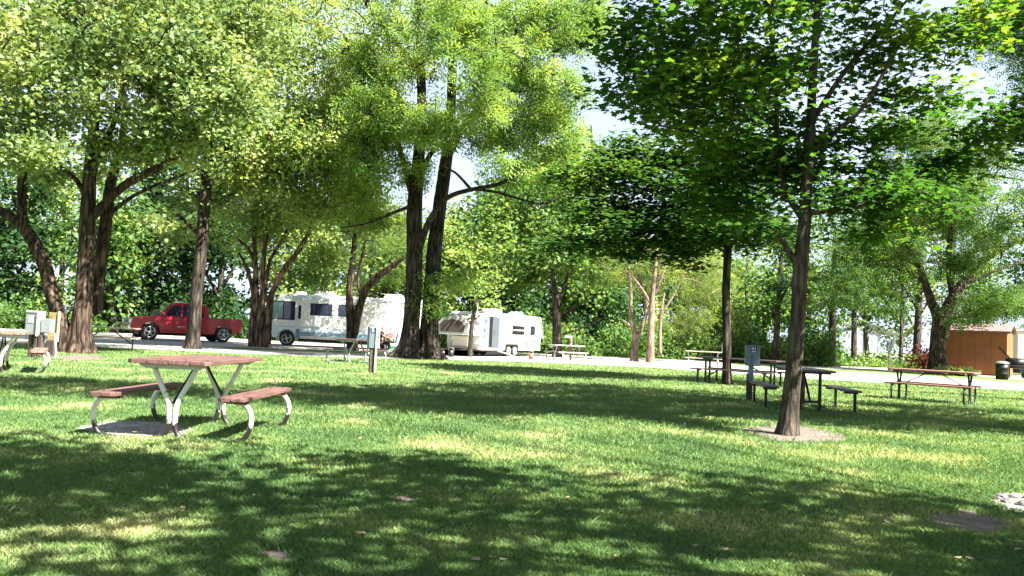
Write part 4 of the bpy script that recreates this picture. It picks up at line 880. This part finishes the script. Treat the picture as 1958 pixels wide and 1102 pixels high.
# local x along side to the rear, y>0 = away from the camera side (left of x)
Z0, Z1, WT = .32, 2.18, 1.95
pr = [(0.12, Z0), (3.0 - .40, Z0)] + [(3.0 - .40, .62), (3.0 + 1.05, .62), (3.0 + 1.05, Z0)] + [(Lt, Z0), (Lt, Z1 - .02), (Lt - .3, Z1), (.5, Z1), (.20, Z1 - .12), (0, Z1 - .5), (0, .62)]
mb = MB(); mb.prism(pr, 0, WT, 'y'); mb.build('body', m_fibre, t, bevel=.04, seg=3)
def tb_(x0, x1, z0, z1, m, nm, t_=.012, parent=None):
    mb = MB(); mb.box(((x0 + x1) / 2, -t_ / 2, (z0 + z1) / 2), (x1 - x0, t_, z1 - z0)); return mb.build(nm, m, parent or t, bevel=.003)
tb_(.12, 1.95, .36, 2.0, mat('blue_grey_panel', (.10, .12, .14), .5), 'front_side_panel', .004)
d_ = tb_(1.05, 1.75, .48, 1.98, mat('door_grey', (.055, .065, .08), .5), 'door', .02); tb_(.74, 1.04, .48, 1.98, m_blk, 'door_gap', .012); tb_(1.22, 1.27, 1.1, 1.3, m_chrome, 'handle', .05, d_)
wn = tb_(3.3, 4.75, 1.16, 1.62, m_blk, 'window', .03); tb_(3.4, 4.65, 1.36, 1.41, m_white, 'window_blind', .036, wn)
wn = tb_(5.55, 6.15, 1.18, 1.66, m_blk, 'small_window', .03); tb_(5.63, 6.07, 1.26, 1.58, m_glass, 'pane', .036, wn)
for (a, b) in (((2.6, 1.82), (3.6, 1.90)), ((3.6, 1.90), (4.5, 1.84)), ((2.3, 1.10), (3.4, .88)), ((4.7, 1.36), (5.3, .95)), ((5.1, 1.16), (6.2, .80)), ((4.9, .92), (5.3, .6))):
    mb = MB(); mb.bar((a[0], -.006, a[1]), (b[0], -.006, b[1]), .008, .055); mb.build('graphic', mat('slate_graphic', (.04, .05, .07), .5), t)
mb = MB(); mb.box((5.6, -.004, .62), (2.2, .006, .5)); mb.build('lower_panel', mat('grey_panel', (.12, .14, .165), .5), t)
mb = MB(); mb.prism([(2.6, .32), (2.6, .60), (2.75, .66), (3.95, .66), (4.08, .60), (4.08, .32), (3.98, .32), (3.98, .55), (2.7, .55), (2.7, .32)], -.03, .02, 'y'); mb.build('fender', m_blk, t)
for x in (2.98, 3.72): wheel(t, (x, .08, .29), .29, .2, -1, 5, m_white)
for x in (2.98, 3.72): wheel(t, (x, WT - .08, .29), .29, .2, 1, 5, m_white)
mb = MB(); mb.prism([(2.0, Z1), (3.1, Z1), (3.02, Z1 + .24), (2.15, Z1 + .24)], .5, 1.2, 'y'); mb.build('air_conditioner', m_fibre, t, bevel=.04)
mb = MB(); mb.prism([(4.6, Z1), (5.8, Z1), (5.7, Z1 + .2), (5.4, Z1 + .24)], .5, 1.1, 'y'); mb.build('roof_vent', m_bluegrey, t, bevel=.03)
mb = MB(); mb.tube([(.9, .8, Z1), (.9, .8, Z1 + .62)], .018, 6); mb.bar((.9, .4, Z1 + .6), (.9, 1.25, Z1 + .6), .03, .02); mb.build('antenna', m_conduit, t)
mb = MB(); mb.box((.6, .25, Z1 + .03), (.5, .3, .08)); mb.build('roof_cap', m_fibre, t, bevel=.02)
mb = MB(); mb.box((3.4, 1, .30), (6.4, 1.5, .10)); mb.build('frame', m_blk, t)
# front: fold-down bunk with canvas
bz = 1.05
mb = MB(); mb.box((-.62, .95, bz), (1.25, 1.75, .06)); mb.build('bunk_platform', m_white, t, bevel=.01)
cv = [(.0, bz + .03), (-1.15, bz + .03), (-1.15, bz + .32), (-.80, bz + .60), (-.05, bz + .98), (0, bz + .98)]
mb = MB(); mb.prism(cv, .14, 1.76, 'y'); mb.build('canvas_tent', m_canvas, t, bevel=.03)
mb = MB(); mb.prism([(-.10, bz + .15), (-1.0, bz + .15), (-1.0, bz + .30), (-.7, bz + .52), (-.10, bz + .80)], .120, .15, 'y'); mb.build('side_screen', m_clear, t)
fq = [(-1.152, 1.70, bz + .06), (-1.152, .20, bz + .06), (-1.152, .20, bz + .34), (-1.152, 1.70, bz + .34)]
mb = MB(); mb.prism([(1.62, bz + .06), (.28, bz + .06), (.28, bz + .30), (1.62, bz + .30)], -1.175, -1.145, 'x'); mb.build('front_screen', m_screen, t)
# arched end canvas of the bunk facing the road
mb = MB(); apex = [(1.80, bz + .03), (.10, bz + .03), (.06, bz + .45), (.35, bz + .74), (.95, bz + .86), (1.55, bz + .74), (1.84, bz + .45)]
mb.prism(apex, -1.25, -1.16, 'x'); mb.build('end_wall', m_canvas, t, bevel=.02)
mb = MB(); mb.prism([(1.58, bz + .10), (.32, bz + .10), (.28, bz + .40), (.50, bz + .62), (.95, bz + .70), (1.40, bz + .62), (1.62, bz + .40)], -1.265, -1.245, 'x'); mb.build('end_screen', m_screen, t)
mb = MB(); mb.box((-.02, .97, Z1 - .62), (.03, 1.6, .05)); mb.bar((-.04, .1, Z1 - .1), (-1.1, .1, bz + .5), .03, .03); mb.build('bunk_frame', m_blk, t)
mb = MB(); mb.box((-.30, .95, .72), (.45, .9, .50)); mb.build('propane_cover', m_ivory, t, bevel=.04)
mb = MB(); mb.bar((0, .3, .34), (-1.3, .95, .34), .09, .1); mb.bar((0, 1.6, .34), (-1.3, .95, .34), .09, .1); mb.tube([(-1.2, .95, 0), (-1.2, .95, .75)], .035, 8); mb.build('hitch', m_blk, t)
mb = MB(); mb.tube([(1.5, -.05, .33), (2.6, -.6, .02)], .03, 6); mb.build('drain_hose', m_conduit, t)
mb = MB(); mb.box((Lt + .36, .95, bz), (.72, 1.7, .05)); mb.build('rear_platform', m_white, t)
mb = MB(); mb.prism([(Lt, bz + .03), (Lt + .68, bz + .03), (Lt + .66, bz + .5), (Lt, bz + .95)], .14, 1.76, 'y'); mb.build('rear_canvas', m_canvas, t, bevel=.02)
mb = MB(); mb.prism([(Lt + .08, bz + .1), (Lt + .6, bz + .1), (Lt + .56, bz + .42), (Lt + .08, bz + .75)], .12, .15, 'y'); mb.build('rear_screen', m_clear, t)
for nm, px, py, c_, lb, sz in (('bucket', 1015, 688, (.35, .08, .05), 'small red can standing beside the trailer wheels', .13), ('bucket', 862, 683, (.01, .01, .012), 'dark bucket under the front of the travel trailer', .14)):
    p = G(px, py); o = empty(nm, p, 0, lb, 'bucket'); mb = MB(); mb.lathe([(sz * .8, 0), (sz, sz * 2.2), (sz * .9, sz * 2.2), (sz * .7, .03)], (0, 0, 0), n=16); mb.build('pail', mat('pail_' + nm, c_, .5), o)
    mb = MB(); mb.tube([(sz, 0, sz * 2.1), (sz * .7, 0, sz * 2.8), (0, 0, sz * 3.1), (-sz * .7, 0, sz * 2.8), (-sz, 0, sz * 2.1)], .01, 6, sub=2); mb.build('handle', m_galv, o)

# ------------------------------------------------------------------ shed and things at the right
a = Vector((27.0, 51.9, 0)); b = Vector((29.64, 49.92, 0)); d = b - a; th = math.atan2(d.y, d.x); Ls = d.length
t = empty('shed', a, th, 'orange-brown shed with a pinkish low-pitched roof across the road at right', 'shed')
m_shed = mat('orange_brown_siding', (.22, .075, .014), .7, noise=.3, nscale=1.2, bump=.15, bscale=12)
mb = MB(); mb.box((Ls / 2, 1.5, 1.33), (Ls, 3.0, 2.66)); mb.build('wall', m_shed, t)
mb = MB()
for k in range(1, 4): mb.box((Ls * k / 4, -.004, 1.33), (.02, .012, 2.6))
mb.build('batten', mat('siding_seam', (.12, .04, .008), .7), t)
mb = MB(); mb.prism([(-.22, 2.62), (1.6, 3.12), (3.3, 2.62), (3.3, 2.70), (1.6, 3.20), (-.22, 2.70)], -.2, Ls + .2, 'x'); mb.build('roof', mat('pink_grey_shingle', (.16, .10, .095), .85, noise=.2, nscale=4, bump=.4), t)
mb = MB(); mb.box((Ls / 2, -.235, 2.64), (Ls + .4, .03, .13)); mb.build('fascia', mat('dark_red_trim', (.16, .05, .04), .6), t)
mb = MB(); mb.box((Ls / 2, .0, .03), (Ls + .06, .06, .08)); mb.build('skid', m_timber, t)
p = G(1916, 726); t = empty('trash_barrel', p, 0, 'black rubbish barrel with a grey lid in front of the shed', 'barrel')
mb = MB(); mb.lathe([(.26, 0), (.30, .04), (.30, .28), (.315, .30), (.30, .32), (.31, .58), (.325, .60), (.31, .62), (.32, .82)], (0, 0, 0), n=24); mb.build('drum', m_blk, t)
mb = MB(); mb.lathe([(.34, .82), (.34, .87), (.25, .93), (.06, .96)], (0, 0, 0), n=24); mb.build('lid', m_galv, t)
p = W(1944, 722, 47.5); t = empty('barbecue_smoker', (p.x, 47.5, 0), R(-20), 'black wheeled barbecue smoker at the right edge beside the shed', 'barbecue')
mb = MB(); mb.lathe([(.02, -.55), (.30, -.53), (.30, .53), (.02, .55)], (0, 0, .85), 'x', 20); mb.build('barrel', m_blk, t)
mb = MB(); mb.bar((-.4, -.05, 1.15), (-.95, -.05, 1.75), .1, .1); mb.build('chimney', m_blk, t)
for x in (-.4, .4):
    for y in (-.22, .22): mb = MB(); mb.bar((x, y, 0), (x, y, .7), .05, .05); mb.build('leg', m_blk, t)
for y in (-.28, .28): mb = MB(); mb.lathe([(.14, -.03), (.18, -.02), (.18, .02), (.14, .03)], (.45, y, .18), 'y', 18); mb.build('wheel', m_tyre, t)
mb = MB(); mb.box((0, -.38, .72), (.9, .18, .04)); mb.build('shelf', m_timber, t)
p = W(1948, 700, 56); t = empty('park_trailer', (p.x, 56, 0), R(-12), 'pale beige park trailer partly seen behind the shed at the right edge', 'trailer')
mb = MB(); mb.box((3.4, 1.2, 1.75), (7, 2.4, 2.5)); mb.build('body', mat('beige_siding', (.55, .52, .40), .6, noise=.1), t, bevel=.05)
mb = MB(); mb.box((3.4, 1.2, 3.04), (7.2, 2.6, .1)); mb.build('roof', m_white, t, bevel=.03)
mb = MB(); mb.box((1.3, -.01, 1.9), (.9, .03, .7)); wn = mb.build('window', m_white, t); mb = MB(); mb.box((1.3, -.03, 1.9), (.8, .02, .6)); mb.build('pane', m_glass, wn)
mb = MB(); mb.box((3.4, 1.2, .3), (6.6, 2.1, .3)); mb.build('skirting', m_dkgrey, t)
# pavilion far off
p = W(1640, 680, 95); t = empty('pavilion', (p.x, 95, 0), R(8), 'distant white open-sided pavilion seen between two dark slender trunks', 'pavilion')
mb = MB(); mb.prism([(-3.4, 2.9), (-.2, 4.3), (3.4, 3.2), (3.4, 3.05), (-.2, 4.1), (-3.4, 2.75)], -3, 3, 'y'); mb.build('roof', m_white, t)
for x in (-2.6, -.9, .9, 2.8):
    for y in (-2.6, 2.6): mb = MB(); mb.box((x, y, 1.5), (.16, .16, 3.0)); mb.build('post', m_white, t)
mb = MB(); mb.box((0, -2.5, .95), (5.4, .06, .08)); mb.box((0, -2.5, .5), (5.4, .06, .06)); mb.build('railing', m_white, t)

# plants by the shed
def bush(name, label, cat, p, m, n, s, rad, hgt, kind, seed, up):
    t = empty(name, p, 0, label, cat); rg = np.random.default_rng(seed)
    if kind == 'blade':
        a = rg.uniform(0, 6.28, n); el = rg.uniform(.3, 1.2, n); c = np.stack([np.cos(a) * .06, np.sin(a) * .06, np.full(n, .05)], 1)
        o_ = np.stack([np.cos(a) * np.cos(el), np.sin(a) * np.cos(el), np.sin(el) * 1.2], 1) * 6
        leaves('foliage', c + rg.normal(0, .10, (n, 3)) * [1, 1, .2], 'oval', s, m, t, rg, .6, 0, o_)
    else:
        P = rg.normal(0, 1, (n, 3)) * [rad * .5, rad * .5, hgt * .25] + [0, 0, hgt * .5]; P[:, 2] = np.abs(P[:, 2]); leaves('foliage', P, 'oval', s, m, t, rg, up)
    mb = MB(); rnd = random.Random(seed)
    for k in range(5): mb.tube([(0, 0, -.02), (rnd.uniform(-.1, .1), rnd.uniform(-.1, .1), hgt * .3), (rnd.uniform(-.5, .5) * rad, rnd.uniform(-.5, .5) * rad, hgt * .7)], [.02, .006], 5)
    mb.build('stem', B_back, t); return t
L_red = leafmat('rust_red_leaf', (.11, .025, .018), (.2, .06, .035), .3); L_host = leafmat('variegated_leaf', (.22, .30, .12), (.5, .52, .3), .4)
p = W(1766, 706, 52); bush('red_shrub', 'rust-red shrub at the left foot of the forked locust', 'shrub', (p.x, 52, 0), L_red, 900, .2, 1.0, 1.5, 'oval', 1, .4)
p = W(1840, 722, 47); bush('hosta', 'variegated hosta clump right of the forked locust, above the red table', 'plant', (p.x, 47, 0), L_host, 170, .55, .5, .5, 'blade', 2, .5)
p = W(1800, 716, 48); bush('hosta', 'smaller variegated hosta clump at the foot of the forked locust', 'plant', (p.x, 48, 0), L_host, 130, .5, .5, .5, 'blade', 3, .5)

# ------------------------------------------------------------------ ring of stones, low right
p = G(1972, 962); m_stone = mat('pale_fire_stone', (.13, .12, .115), .9, noise=.5, nscale=9, bump=.8, bscale=20)
rnd = random.Random(4)
for k in range(11):
    a = k / 11 * 6.28; s = rnd.uniform(.035, .065); c_ = Vector((p.x + .24 * math.cos(a), p.y + .2 * math.sin(a), s * .25))
    bm_ = bmesh.new(); bmesh.ops.create_icosphere(bm_, subdivisions=2, radius=s)
    for v in bm_.verts: v.co *= 1 + rnd.uniform(-.16, .16); v.co.z *= .55
    me = bpy.data.meshes.new('fire_ring_stone'); bm_.to_mesh(me); bm_.free(); me.materials.append(m_stone)
    o = bpy.data.objects.new('fire_ring_stone', me); COL.objects.link(o); o.location = c_
    tag(o, 'rounded pale stone in the ring of fire-pit stones at the lower right', 'stone', 'stones ringing the fire pit')

# ------------------------------------------------------------------ people by the motorhome
m_skin = mat('skin', (.45, .26, .18), .6); m_hair = mat('dark_hair', (.03, .02, .015), .7)
def person(loc, rz, label, joints, shirt, pants, head):
    t = empty('person', loc, rz, label, 'person')
    def skin(name, verts, edges, m):
        bm_ = bmesh.new(); L_ = bm_.verts.layers.skin.verify(); V = []
        for i, (co, r_) in enumerate(verts):
            v = bm_.verts.new(co); v[L_].radius = (r_, r_); v[L_].use_root = (i == 0); V.append(v)
        for a, b in edges: bm_.edges.new((V[a], V[b]))
        me = bpy.data.meshes.new(name); bm_.to_mesh(me); bm_.free(); me.materials.append(m)
        o = bpy.data.objects.new(name, me); COL.objects.link(o); o.parent = t
        o.modifiers.new('skin', 'SKIN'); sb = o.modifiers.new('sub', 'SUBSURF'); sb.levels = 1; sb.render_levels = 1
        for p_ in me.polygons: p_.use_smooth = True
        return o
    J = joints
    V = [(J['pelvis'], .13), (J['waist'], .125), (J['chest'], .15), (J['neck'], .06), (J['head0'], .075), (J['head1'], .095), (J['head2'], .06)]
    E = [(0, 1), (1, 2), (2, 3), (3, 4), (4, 5), (5, 6)]
    for s in ('l', 'r'):
        i = len(V); V += [(J['sh' + s], .06), (J['el' + s], .045), (J['wr' + s], .03), (J['ha' + s], .035)]; E += [(2, i), (i, i + 1), (i + 1, i + 2), (i + 2, i + 3)]
        hp = Vector(J['ha' + s]); wr = Vector(J['wr' + s]); fd = (hp - wr).normalized(); sd_ = fd.cross(Vector((0, 0, 1))).normalized()
        for q in range(4):
            k = len(V); V.append((hp + fd * .07 + sd_ * (q - 1.5) * .02 + Vector((0, 0, -.01 * q)), .009)); E.append((i + 3, k))
        k = len(V); V.append((hp + sd_ * .05 + fd * .02, .010)); E.append((i + 3, k))
        i = len(V); V += [(J['hi' + s], .085), (J['kn' + s], .06), (J['an' + s], .042), (J['to' + s], .035)]; E += [(0, i), (i, i + 1), (i + 1, i + 2), (i + 2, i + 3)]
    skin('body', V, E, m_skin)
    # clothing
    skin('shirt', [(J['waist'], .145), (J['chest'], .17), (Vector(J['chest']).lerp(Vector(J['neck']), .55), .10), (J['shl'], .075), (Vector(J['shl']).lerp(Vector(J['ell']), .6), .06), (J['shr'], .075), (Vector(J['shr']).lerp(Vector(J['elr']), .6), .06)], [(0, 1), (1, 2), (1, 3), (3, 4), (1, 5), (5, 6)], shirt)
    skin('trousers', [(J['pelvis'], .15), (J['waist'], .13)] + [x for s in 'lr' for x in ((J['hi' + s], .10), (J['kn' + s], .075), (Vector(J['kn' + s]).lerp(Vector(J['an' + s]), .85), .058))], [(0, 1), (0, 2), (2, 3), (3, 4), (0, 5), (5, 6), (6, 7)], pants)
    skin('hair', [(Vector(J['head1']) + Vector((-.02, 0, .03)), .10), (Vector(J['head2']) + Vector((-.03, 0, .02)), .07)], [(0, 1)], m_hair)
    return t
def seated(arm=.4):
    return dict(pelvis=(0, 0, .48), waist=(.0, 0, .64), chest=(.03, 0, .86), neck=(.05, 0, 1.04), head0=(.06, 0, 1.10), head1=(.07, 0, 1.19), head2=(.07, 0, 1.26), shl=(.03, .19, .95), shr=(.03, -.19, .95),
                ell=(.14, .24, .72), elr=(.22, -.22, .76), wrl=(.34, .18, .70), wrr=(.44 + arm * .1, -.14, .80), hal=(.41, .16, .70), har=(.52 + arm * .1, -.12, .80),
                hil=(.05, .10, .47), hir=(.05, -.10, .47), knl=(.48, .13, .50), knr=(.48, -.13, .50), anl=(.50, .14, .08), anr=(.46, -.14, .08), tol=(.66, .15, .04), tor=(.62, -.15, .04))
def chair(loc, rz, label, m):
    t = empty('camp_chair', loc, rz, label, 'chair', 'folding camp chairs'); 
    mb = MB(); mb.box((.1, 0, .38), (.5, .52, .03)); mb.build('seat', m, t, bevel=.01)
    mb = MB(); mb.bar((-.16, 0, .38), (-.26, 0, .92), .52, .03); mb.build('backrest', m, t, bevel=.01)
    for x in (-.12, .32):
        for y in (-.25, .25): mb = MB(); mb.tube([(x, y, 0), (x * .8, y, .38)], .014, 6); mb.build('leg', m_galv, t)
    return t
pp = W(727, 664, 40.4); pp.z = 0; chair((pp.x, pp.y, 0), 0, 'dark camp chair under the person in black beside the motorhome', m_dkgrey)
person((pp.x, pp.y, 0), R(-8), 'person in a dark top and dark trousers sitting beside the motorhome', seated(1), m_blk, m_blk, None)
pp = W(749, 664, 40.8); pp.z = 0; chair((pp.x, pp.y, 0), R(180), 'low camp chair under the person in maroon next to the twin trunks', m_dkgrey)
person((pp.x, pp.y, 0), R(172), 'person in a maroon shirt sitting close to the twin trunks', seated(0), mat('maroon_cloth', (.22, .06, .08), .9), m_blk, None)
p = G(754, 675); t = empty('cooler', p, R(5), 'green cooler box with a white lid at the foot of the twin trunks', 'cooler')
mb = MB(); mb.box((0, 0, .22), (.56, .36, .34)); mb.build('tub', mat('green_plastic', (.10, .20, .14), .5), t, bevel=.02)
mb = MB(); mb.box((0, 0, .415), (.58, .38, .05)); mb.build('lid', m_white, t, bevel=.015); mb = MB(); mb.tube([(-.2, -.2, .3), (-.2, -.24, .36), (.2, -.24, .36), (.2, -.2, .3)], .012, 6); mb.build('handle', m_white, t)
for x in (-.22, .22): mb = MB(); mb.box((x, 0, .025), (.06, .3, .05)); mb.build('foot', m_dkgrey, t)
